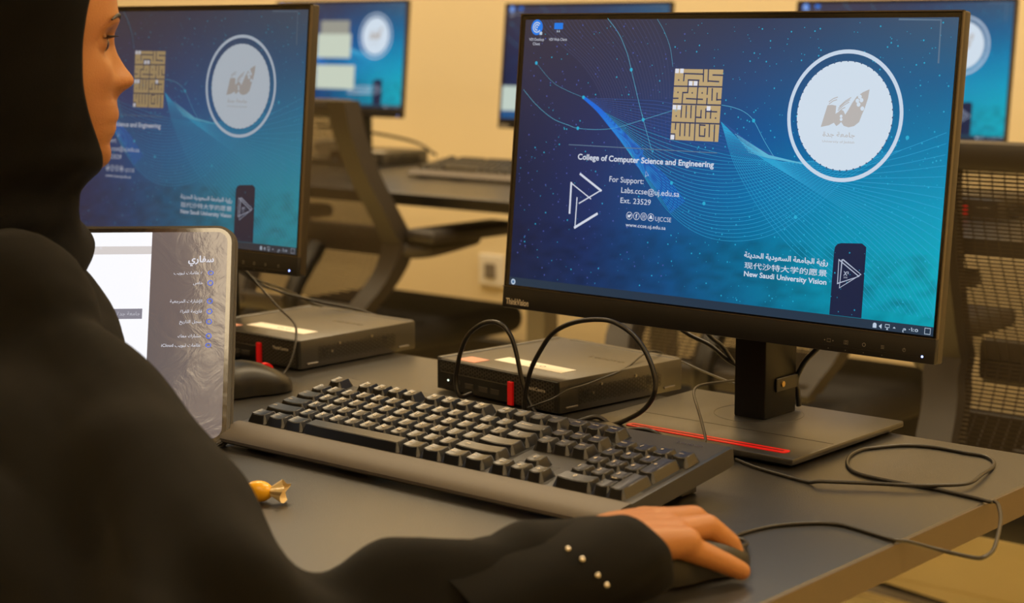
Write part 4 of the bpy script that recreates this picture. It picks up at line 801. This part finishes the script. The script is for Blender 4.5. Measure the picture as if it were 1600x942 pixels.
for bl, lab in (((-2.402, 2.19, .176), 'blurred far monitor above the left office chair, two pale windows open on it'),
                ((-1.590, 2.19, .163), 'blurred far monitor half hidden behind the left edge of the sharp monitor'),
                ((-.768, 2.17, .160), 'blurred far monitor at right edge, mostly hidden behind the sharp monitor')):
    m = dup(mon); place_panel(m, bl, .0128, .03); extra(m, lab, 'blue-screened monitors'); bgm.append(m)
def window_on(m, rects, rgb, name='open_window'):
    disp = [c for c in m.children if c.name.startswith('display')][0]
    P = Print(12); P.w = -.0016
    for a, b, c, d in rects: P.poly([(a*DW, c*DH), (b*DW, c*DH), (b*DW, d*DH), (a*DW, d*DH)])
    P.build(name, scr(rgb), disp)
window_on(bgm[0], [(.34, .60, .47, .70), (.34, .64, .17, .40)], (196, 206, 190)); window_on(bgm[0], [(.36, .585, .70, .83)], (150, 150, 140), 'open_panel')
window_on(bgm[1], [(.0, .5, .07, .29)], (190, 205, 195)); window_on(bgm[1], [(.0, 1, .0, .07)], (30, 80, 130), 'open_panel')

for i, (x, y, rz, lab) in enumerate(((-2.125, 2.13, .05, 'blurred flat black computer on the back desk beside the left office chair'), (-1.40, 2.0, 0, 'flat black computer on the back desk hidden behind the sharp monitor'), (-.38, 1.98, -.1, 'flat black computer on the back desk seen through the mesh of the right chair'))):
    p = dup(pc); extra(p, lab, 'small flat desktop computers', loc=(x, y, .03), rz=rz)
for i, (x, y, lab) in enumerate(((-1.67, 1.99, 'blurred black keyboard on the back desk left of the sharp monitor'), (-.85, 1.9, 'keyboard on the back desk seen through the mesh of the right chair'))):
    k = dup(kb2); extra(k, lab, 'black full-size keyboards', loc=(x+.214, y+.05, .03))
tis = empty('folded_paper', (-2.27, 2.30, .03), .2, label='small blurred white paper packet on the back desk by the chair', cat='paper')
MB().box(-.06, .06, -.03, .03, 0, .05, .006).build('packet', M_LABEL, tis)
tis.name = 'paper_packet'
cable('monitor_cable', [(-2.3, 2.25, .12), (-2.22, 2.36, .1), (-2.1, 2.42, .075), (-2.0, 2.40, .045)], .004, M_CABLE, 'blurred black cable curving from the far left monitor to the small black computer')

# ================================================================== office chairs
def make_chair():
    r = empty('office_chair', (0, 0, -FZ)); r['category'] = 'chair'
    MF = mat('chair_frame_grey', (44, 39, 34), .5); MM = mat('chair_mesh', (52, 44, 36), .6); Z = lambda z: z
    prof = [(.96, -.27), (.90, -.262), (.80, -.225), (.72, -.18), (.66, -.145), (.60, -.165), (.54, -.215), (.51, -.235)]
    wd = [(.96, .215), (.85, .226), (.70, .246), (.64, .250), (.56, .232), (.51, .21)]
    zz = [p[0] for p in prof][::-1]; yy = [p[1] for p in prof][::-1]; wz = [p[0] for p in wd][::-1]; ww = [p[1] for p in wd][::-1]
    yf = lambda z: float(np.interp(z, zz, yy)); wf = lambda z: float(np.interp(z, wz, ww))
    fr = MB()
    for s in (-1, 1):
        vs = []; Zs = np.linspace(.51, .96, 19)
        for z in Zs:
            x = wf(z); y = yf(z); t = .052
            vs += [(s*x, y-.024, z), (s*(x-t), y-.024, z), (s*(x-t), y+.020, z), (s*x, y+.020, z)]
        n = len(Zs); fs = [(4*i+k, 4*i+(k+1) % 4, 4*(i+1)+(k+1) % 4, 4*(i+1)+k) for i in range(n-1) for k in range(4)]+[(0, 1, 2, 3), tuple(range(4*n-4, 4*n))]
        fr.add(vs, fs)
    fr.box(-.215, .215, -.287, -.255, .925, .963, .01, 2); fr.box(-.21, .21, -.252, -.222, .495, .532, .01, 2)
    fr.build('back_frame', MF, r, smooth=True)
    th = MB()
    for z in np.arange(.535, .925, .0052):
        x = wf(z)-.045; y = yf(z); th.add([(-x, y, z), (x, y, z), (x, y, z+.0037), (-x, y, z+.0037)], [(0, 1, 2, 3)])
    for x in np.arange(-.17, .18, .017):
        P = [(x, yf(z)+.001, z) for z in np.linspace(.535, .925, 14)]; vs = []
        for a, b, c in P: vs += [(a, b, c), (a+.002, b, c)]
        th.add(vs, [(2*i, 2*i+1, 2*i+3, 2*i+2) for i in range(13)])
    o = th.build('back_mesh', MM, r); o['kind'] = 'stuff'
    lu = MB(); lu.box(-.19, .19, -.135, -.115, .625, .685, .01, 2); lu.cyl((-.07, -.14, .655), (-.07, -.118, .655), .018); lu.cyl((.07, -.14, .655), (.07, -.118, .655), .018); lu.build('lumbar_support', mat('lumbar_black', (34, 30, 27), .4), r, smooth=True)
    sp = MB(); sp.tube([(0, -.02, .42), (0, -.16, .42), (0, -.235, .47), (0, -.25, .54), (0, -.17, .64)], .02, n=10); sp.build('back_spine', M_BLACK, r, smooth=True)
    st = MB(); st.box(-.245, .245, -.20, .25, .42, .485, .03, 4); st.build('seat', mat('black_fabric', (30, 27, 25), .85, bump=.4, bump_scale=900), r, smooth=True)
    for s in (-1, 1):
        a = MB(); a.tube([(s*.225, -.155, .645), (s*.275, -.12, .648), (s*.288, -.06, .655), (s*.288, .02, .664)], .019); arm = a.build('armrest', MF, r, smooth=True)
        a = MB(); a.box(s*.288-.042, s*.288+.042, -.16, .12, .662, .692, .012, 3); a.build('arm_pad', mat('pad_black', (36, 32, 30), .5), arm, smooth=True)
    MB().cyl((0, 0, .10), (0, 0, .42), .028).build('gas_stem', M_BLACK, r, smooth=True)
    ch = mat('polished_metal', (180, 172, 158), .22, metal=1)
    for k in range(5):
        t = 6.2832*k/5+.3; dx, dy = math.cos(t), math.sin(t)
        MB().tube([(0, 0, .125), (dx*.15, dy*.15, .105), (dx*.31, dy*.31, .078)], [.024, .02, .015], n=8).build('base_leg', ch, r, smooth=True)
        MB().cyl((dx*.31-dy*.024, dy*.31+dx*.024, .031), (dx*.31+dy*.024, dy*.31-dx*.024, .031), .0305, n=16).build('caster', M_CABLE, r)
    return r
def put_chair(c, x, y, rz, lab): c.location = (x, y, 0); c.rotation_euler = (0, 0, rz); c['label'] = lab; c['group'] = 'mesh-backed office chairs'
ch0 = make_chair(); put_chair(ch0, -1.60, 1.76, .0, 'mesh-backed office chair at left, right of the blurred left monitor')
put_chair(dup(ch0), -.47, 1.67, 0, 'mesh-backed office chair behind the stand of the sharp monitor')
put_chair(dup(ch0), .335, 1.31, 0, 'mesh-backed office chair at the right edge, right of the sharp monitor')
put_chair(dup(ch0), -.10, -.52, -.25, 'office chair the woman sits on')

# ================================================================== woman
pr = empty('person', (-.06, -.42, -FZ), label='woman in black headscarf and black robe seated at left, right hand on a mouse', cat='person')
PB = Vector((-.06, -.42, -FZ))
def plocal(mb): mb.v = [tuple(Vector(v)-PB) for v in mb.v]; return mb
def remesh(mb, vox, smooth=4, disp=None, name='shape', fac=.5):
    me = bpy.data.meshes.new(name); me.from_pydata(mb.v, [], mb.f)
    o = bpy.data.objects.new(name, me); COL.objects.link(o)
    m = o.modifiers.new('r', 'REMESH'); m.mode = 'VOXEL'; m.voxel_size = vox
    if smooth: q = o.modifiers.new('s', 'SMOOTH'); q.factor = fac; q.iterations = smooth
    bpy.context.view_layer.update()
    e = o.evaluated_get(bpy.context.evaluated_depsgraph_get()); out = bpy.data.meshes.new_from_object(e)
    bpy.data.objects.remove(o)
    if disp:
        n = len(out.vertices); co = np.empty(n*3); out.vertices.foreach_get('co', co); co = co.reshape(-1, 3)
        no = np.empty(n*3); out.vertices.foreach_get('normal', no); no = no.reshape(-1, 3)
        co = disp(co, no); out.vertices.foreach_set('co', co.ravel()); out.update()
    return out
def link_mesh(name, me, m, parent):
    me.name = name; me.materials.clear(); me.materials.append(m)
    me.polygons.foreach_set('use_smooth', [True]*len(me.polygons))
    me.transform(Matrix.Translation(-PB))
    o = bpy.data.objects.new(name, me); COL.objects.link(o); o.parent = parent; return o
# head frame: x right, y forward (gaze), z up; origin on the neck axis at eye height
HO = Vector((-.0035, -.2445, .361)); F = Vector((.424, .906, 0)).normalized(); Rr = Vector((F.y, -F.x, 0)); TIP = .0
HM = Matrix(((Rr.x, F.x, 0, HO.x), (Rr.y, F.y, 0, HO.y), (0, 0, 1, HO.z), (0, 0, 0, 1)))
def head_mesh():
    #      z     halfwidth front  back
    K = [(.128, .010, .010, .012), (.122, .034, .036, .046), (.108, .053, .058, .072), (.088, .066, .073, .090), (.060, .073, .0845, .100), (.031, .0745, .0862, .104), (.012, .073, .0850, .103), (0, .071, .0810, .101), (-.015, .070, .0805, .098), (-.03, .0695, .0805, .092), (-.045, .067, .0795, .083), (-.06, .062, .0790, .070), (-.075, .056, .0765, .058), (-.088, .047, .0760, .05), (-.098, .034, .0720, .045), (-.105, .020, .060, .04), (-.108, .006, .045, .03)]
    NP = [(.12, 0), (.05, 0), (.02, .001), (.008, .0005), (0, .0035), (-.008, .0065), (-.018, .0125), (-.026, .0185), (-.030, .0200), (-.034, .0175), (-.038, .0105), (-.043, .0060), (-.048, .0050), (-.0545, .0072), (-.060, .0068), (-.0625, .0036), (-.067, .0060), (-.072, .0045), (-.078, .0006), (-.086, .0030), (-.094, .0040), (-.100, .0018), (-.105, 0)]
    K = np.array(K)[::-1]; NP = np.array(NP)[::-1]; Z = np.linspace(-.1075, .1275, 150); n = 120; vs = []
    def cub(z, c):   # smooth interpolation
        t = np.interp(z, K[:, 0], np.arange(len(K))); return float(np.interp(t, np.arange(len(K)), K[:, c]))
    for z in Z:
        a = np.mean([[cub(z+d, c) for c in (1, 2, 3)] for d in (-.005, -.0025, 0, .0025, .005)], axis=0); npz = float(np.interp(z, NP[:, 0], NP[:, 1]))
        for k in range(n):
            t = 2*math.pi*k/n; s, c = math.sin(t), math.cos(t)
            x = a[0]*np.sign(s)*abs(s)**.92; y = (a[1] if c > 0 else a[2])*np.sign(c)*abs(c)**(.86 if c > 0 else 1)
            if c > 0:
                wdt = .011+.008*math.exp(-((z+.031)/.009)**2)+(.016 if z < -.045 else 0)+(.01 if z > 0 else 0)
                y += npz*math.exp(-(x/wdt)**2)
                y -= .0105*math.exp(-((abs(x)-.032)/.014)**2-((z-.001)/.0115)**2)         # eye sockets
                y += .0035*math.exp(-((abs(x)-.030)/.02)**2-((z-.018)/.007)**2)           # brows
                y += .0035*math.exp(-((abs(x)-.042)/.016)**2-((z+.022)/.014)**2)          # cheekbones
                x += .0015*np.sign(x)*math.exp(-((z+.028)/.008)**2)*math.exp(-((abs(x)-.012)/.006)**2)
            vs.append((x, y, z))
    N = len(Z); fs = [(i*n+k, i*n+(k+1) % n, (i+1)*n+(k+1) % n, (i+1)*n+k) for i in range(N-1) for k in range(n)]
    fs += [tuple(range(n))[::-1], tuple(range((N-1)*n, N*n))]
    return MB().add(vs, fs)
hm = head_mesh()
for s in (-1, 1):   # ears, eyelids
    hm.sphere((s*.073, -.012, -.012), .016, (.35, .62, 1.3)); hm.sphere((s*.032, .0600, .0012), .0136, (1.15, .95, .8))
hm.tf(HM)
B = MB(); B.v = list(hm.v); B.f = list(hm.f)
Hh = lambda x, y, z: tuple(HM @ Vector((x, y, z)))
# torso, arms, legs of the same body
Ns = Hh(0, -.03, -.19); CH = (-.015, -.335, .02); PV = (-.05, -.46, -.20)
B.chain([(Hh(0, -.018, -.07), .052), (Hh(0, -.03, -.15), .050), (Ns, .058)])
RS = Vector((.115, -.325, .125)); LS = Vector((-.17, -.235, .125))
EL = Vector((.390, -.398, -.012)); WR = Vector((.511, -.168, .0315))
B.chain([(Ns, .06), (CH, .115), (PV, .12)]); B.chain([(LS, .05), (Ns, .06), (RS, .05)]); B.chain([(RS, .052), (CH, .1), (LS, .052)])
B.chain([(RS, .045), (EL, .024), ((.455, -.275, .012), .018), (WR, .0195)])
LE = Vector((-.33, -.33, -.10)); LW = Vector((-.20, -.36, -.14)); B.chain([(LS, .046), (LE, .036), (LW, .023)])
for s in (-1, 1):
    hip = Vector((-.05+s*.09, -.46-s*.02, -.22)); kn = hip+Vector((.11+s*.03, .40, .02)); an = kn+Vector((.0, .02, -.44))
    B.chain([(hip, .085), (kn, .06), (an, .038), (an+Vector((.02, .13, -.035)), .028)])
# hands: local x forward, y to thumb side, z up
def hand(mb, T, mirror, poses):
    sgn = -1 if mirror else 1
    V = lambda x, y, z: tuple(T @ Vector((x, y*sgn, z)))
    def ch(L): mb.chain([(V(*p), r) for p, r in L])
    ch([((-.03, 0, 0), .0225), ((0, .000, .001), .022)])
    for y, z in ((-.024, -.001), (-.012, .001), (0, .002), (.012, .002), (.022, .000)):
        ch([((0, y*.55, 0), .0165), ((.045, y*.9, z+.0045), .0130), ((.079-abs(y-.005)*.22, y*1.22, z+.004), .0102)])
    for f in poses: ch(f)
POS = [
 [((.079, .027, .004), .0105), ((.108, .033, -.001), .0092), ((.124, .034, -.016), .0083), ((.133, .034, -.028), .0076)],       # index
 [((.083, .010, .006), .0107), ((.117, .013, .003), .0094), ((.137, .012, -.014), .0084), ((.146, .011, -.026), .0077)],        # middle
 [((.078, -.010, .004), .0102), ((.108, -.012, .004), .0090), ((.128, -.014, -.012), .0081), ((.135, -.015, -.026), .0074)],    # ring
 [((.070, -.026, .000), .0097), ((.092, -.034, -.011), .0082), ((.107, -.038, -.019), .0074), ((.116, -.040, -.024), .0066)],   # little
 [((.018, .018, -.004), .0150), ((.042, .036, -.014), .0115), ((.066, .041, -.022), .0097), ((.084, .039, -.027), .0085)]]      # thumb
hd = MB(); d = Vector((.030, .122, 0)).normalized()
TR = Matrix.Translation(WR) @ Matrix.Scale(.94, 4) @ Matrix(((d.x, -d.y, 0, 0), (d.y, d.x, 0, 0), (0, 0, 1, 0), (0, 0, 0, 1)))
hand(B, TR, False, POS)
d2 = Vector((.75, .65, -.1)).normalized(); TL = Matrix.Translation(LW) @ Matrix(((d2.x, -d2.y, 0, 0), (d2.y, d2.x, 0, 0), (d2.z*0, 0, 1, 0), (0, 0, 0, 1)))
hand(B, TL, True, POS)
def skin_disp(co, no):
    return co
SKIN = mat('skin', (162, 106, 54), .5, noise_amt=.05, noise_scale=90, bump=.25, bump_scale=700)
b = SKIN.node_tree.nodes['Principled BSDF']; b.inputs['Subsurface Weight'].default_value = .12; b.inputs['Subsurface Radius'].default_value = (.012, .005, .003); b.inputs['Subsurface Scale'].default_value = .5
body = link_mesh('body', remesh(B, .0022, 3), SKIN, pr)
# eyes, lashes, brows
EYE = mat('eye_white', (225, 218, 208), .15); IRIS = mat('iris_brown', (50, 30, 20), .12); LASH = mat('lash_black', (14, 11, 10), .6); LIP = mat('lip', (188, 104, 88), .4)
for s in (-1, 1):
    e = MB(); e.sphere((s*.032, .0606, .0005), .0116, nu=24, nv=16); plocal(e.tf(HM)); eb = e.build('eyeball', EYE, pr, smooth=True)
    e = MB(); e.sphere((s*.032, .0662, .0005), .0078, (1, 1, 1)); plocal(e.tf(HM)); e.build('iris', IRIS, eb, smooth=True)
    l = MB(); n = 15; vs = []
    for i in range(n):
        t = i/(n-1); a = -1.15+2.3*t; x = s*.032+.0135*math.sin(a); y = .0605+.0145*math.cos(a); vs += [(x, y, .0045), (x+.003*math.sin(a)*1, y+.0075*math.cos(a*.6), .0065), (x, y, .0070)]
    fs = []
    for i in range(n-1): fs += [(3*i, 3*i+1, 3*i+4, 3*i+3), (3*i+1, 3*i+2, 3*i+5, 3*i+4)]
    l.add(vs, fs); plocal(l.tf(HM)); l.build('eyelash', LASH, pr)
    w_ = MB(); w_.tube([(s*.014, .0850, .0165), (s*.030, .0828, .0225), (s*.048, .0735, .0190)], [.0010, .0018, .0008], n=8); plocal(w_.tf(HM)); w_.build('eyebrow', LASH, pr, smooth=True)
# headscarf: rows from crown to shoulders, each row open at the face and closed below the chin
ROW = [ # z, halfwidth, front, back, opening angle (deg), centre shift y
 (.150, .010, .010, .020, 0, -.01), (.147, .040, .036, .050, 0, -.01), (.132, .064, .062, .082, 0, -.01), (.105, .080, .083, .104, 4, -.01),
 (.080, .086, .092, .114, 26, -.01), (.055, .088, .094, .119, 40, -.01), (.030, .088, .092, .121, 47, -.01), (.0, .087, .090, .120, 51, -.01), (-.03, .086, .090, .115, 52, -.01),
 (-.055, .083, .090, .108, 47, -.01), (-.075, .080, .090, .100, 40, -.01), (-.092, .077, .090, .094, 31, -.012), (-.104, .075, .082, .090, 20, -.014), (-.112, .074, .066, .088, 6, -.018), (-.122, .074, .060, .088, 0, -.02),
 (-.135, .078, .070, .090, 0, -.02), (-.150, .082, .078, .095, 0, -.022), (-.170, .090, .080, .105, 0, -.026), (-.195, .106, .084, .12, 0, -.03), (-.225, .13, .090, .135, 0, -.035), (-.255, .15, .098, .145, 0, -.04), (-.275, .155, .10, .145, 0, -.045)]
Rw = np.array(ROW)[::-1]; zs = np.linspace(-.275, .1495, 150); n = 160; vs = []
for z in zs:
    w_, f_, b_, op, cy = [float(np.mean([np.interp(z+q, Rw[:, 0], Rw[:, c]) for q in (-.008, -.004, 0, .004, .008)])) for c in (1, 2, 3, 4, 5)]
    for k in range(n+1):
        u = k/n; t = math.radians(op)+(2*math.pi-2*math.radians(op))*u; s, c = math.sin(t), math.cos(t)
        x = w_*s; y = cy+(f_ if c > 0 else b_)*c
        fold = .0065*noise.noise((t*1.2, z*18+t*1.6, 3))+.0035*math.sin(z*150+2.4*t+3*noise.noise((t, z*6, 0)))*max(0, min(1, (-.06-z)/.06))
        fold += .006*max(0, min(1, (-.12-z)/.05))*math.sin(4.0*t+z*42+2*noise.noise((t*1.5, z*9, 7)))
        edge = min(u, 1-u); 
        if op > 2: fold *= min(1, edge*14+.15)
        vs.append(tuple(HM @ Vector((x+s*fold, y+c*fold, z))))
fs = [(i*(n+1)+k, i*(n+1)+k+1, (i+1)*(n+1)+k+1, (i+1)*(n+1)+k) for i in range(len(zs)-1) for k in range(n)]
fs.append(tuple((len(zs)-1)*(n+1)+k for k in range(n)))
def cloth_mat(name, rgb, rough=.85, sheen=.15):
    m = mat(name, rgb, rough, spec=.12, noise_amt=.12, noise_scale=40, bump=.35, bump_scale=1500, sheen=sheen); return m
HJ = cloth_mat('black_scarf_cloth', (9, 8, 8), .9, .02); AB = cloth_mat('black_robe_cloth', (15, 14, 13), .88, .03)
hj = plocal(MB().add(vs, fs)).build('headscarf', HJ, pr, smooth=True, angle=80)
sm = hj.modifiers.new('thick', 'SOLIDIFY'); sm.thickness = .0025; sm.offset = -1
# robe: body drape and wide sleeve
A = MB()
NB = Vector((-.02, -.275, .13))
A.chain([(NB, .085), ((-.01, -.33, .03), .150), ((-.04, -.42, -.16), .185), ((-.04, -.44, -.28), .19)])
A.chain([((-.16, -.25, .11), .075), (NB, .09), ((.10, -.315, .135), .082)])
A.chain([((.06, -.29, .15), .075), ((.115, -.325, .120), .072), ((.26, -.350, .062), .069), ((.385, -.378, .006), .066)])
A.chain([((.395, -.388, -.006), .054), ((.455, -.27, .004), .038), ((.495, -.205, .019), .041), ((.512, -.168, .022), .034)])
A.chain([((.488, -.232, .022), .021), ((.506, -.240, .020), .019)])
A.chain([((.05, -.36, -.02), .13), ((.22, -.38, -.01), .10), ((.38, -.40, -.03), .085)])
A.chain([(LS, .092), (LE, .070), (LW-Vector((.02, .0, 0)), .042)])
for s in (-1, 1):
    hip = Vector((-.05+s*.09, -.46-s*.02, -.24)); kn = hip+Vector((.11+s*.03, .40, .02)); A.chain([(hip, .13), (kn, .095), (kn+Vector((0, .02, -.40)), .13)])
A.chain([((.04, -.08, -.35), .14), ((.04, -.06, -.60), .15)])
for s in (-1, 1):
    an = Vector((-.05+s*.09+.11+s*.03, -.46-s*.02+.42, -.64)); q = MB().chain([(an+Vector((-.004, -.02, -.030)), .036), (an+Vector((.022, .135, -.045)), .031)]); q.v = [(a, b, max(c, -FZ+.001)) for a, b, c in q.v]
    plocal(q).build('shoe', M_BLACK, pr, smooth=True)
def robe(co, no):
    out = co.copy()
    ax0 = np.array([.115, -.32, .12]); 
    for i in range(len(co)):
        x, y, z = co[i]
        n1 = noise.noise((x*7+1.3, y*7, z*5)); n2 = noise.noise((x*16, y*14+z*6, z*10+4)); 
        # folds that run across the sleeve
        s_ = max(0., min(1., (x-.33)/.12)); t = (x-.4)*.35+(y+.38)*.93
        f = .012*n1+.007*n2
        f += s_*.010*math.sin(t*62+4.5*noise.noise((x*6, y*4, z*14)))*(1-max(0, min(1, (t-.16)/.05)))
        a_ = max(0., min(1., x/.10))*(1-s_); f += a_*.012*math.sin((x*.9+z*1.4)*30+3.2*noise.noise((x*5, y*9, z*5)))
        tt = max(0., min(1., (t-.17)/.03)); f *= (1-.8*tt)
        out[i] = co[i]+no[i]*f
        if out[i][1] > -.277 and out[i][0] < .60 and co[i][2] > -.12: out[i][2] = max(out[i][2], .0022)
    return out
rb = remesh(A, .0055, 6, robe)
robe_o = link_mesh('robe', rb, AB, pr)
# cuff: a turned ring of cloth round the wrist, open at the hand
cf = MB(); ad = (WR-EL).normalized(); a1 = Vector((0, 0, 1)).cross(ad).normalized(); a2 = ad.cross(a1); vs = []; n = 56
RG = [(-.115, .0440), (-.085, .0455), (-.055, .0465), (-.03, .0465), (-.006, .0445), (.010, .0425), (.020, .0405), (.022, .0385), (.018, .0370), (-.01, .036)]
C0 = Vector((.523, -.168, .0275))
for t_, r_ in RG:
    for k in range(n):
        a = 6.2832*k/n; q = r_+.0026*math.sin(3*a+1+t_*25)+.0014*math.sin(7*a+t_*60); p = C0+ad*(t_+.016*math.cos(a-math.pi))+a1*(q*math.cos(a)*1.1)+a2*(q*math.sin(a)*.70); p.z = max(p.z, .0018); vs.append(p)
cf.add(vs, [(i*n+k, i*n+(k+1) % n, (i+1)*n+(k+1) % n, (i+1)*n+k) for i in range(len(RG)-1) for k in range(n)])
cuff_o = plocal(cf).build('cuff', AB, robe_o, smooth=True, angle=80)
STUDS = [(.4223, -.0697, -.0054), (.4309, -.0638, -.0128), (.4407, -.0579, -.0244), (.4464, -.0544, -.0314)]
from mathutils.bvhtree import BVHTree
bm_ = bmesh.new(); bm_.from_mesh(rb); bm_.from_mesh(cuff_o.data); BV = BVHTree.FromBMesh(bm_)
for p in STUDS:      # studs sit on the sleeve surface: drop each one onto the cloth
    a = Vector((1.2062, -1.0538, .3713))-PB; h = BV.ray_cast(a, (Vector(p)-PB-a).normalized())
    if h[0] is not None: MB().sphere(tuple(h[0]), .0021, nu=12, nv=8).build('stud', mat('stud_steel', (200, 195, 185), .2, metal=1), robe_o, smooth=True)
# every lone object gets its category even when copied
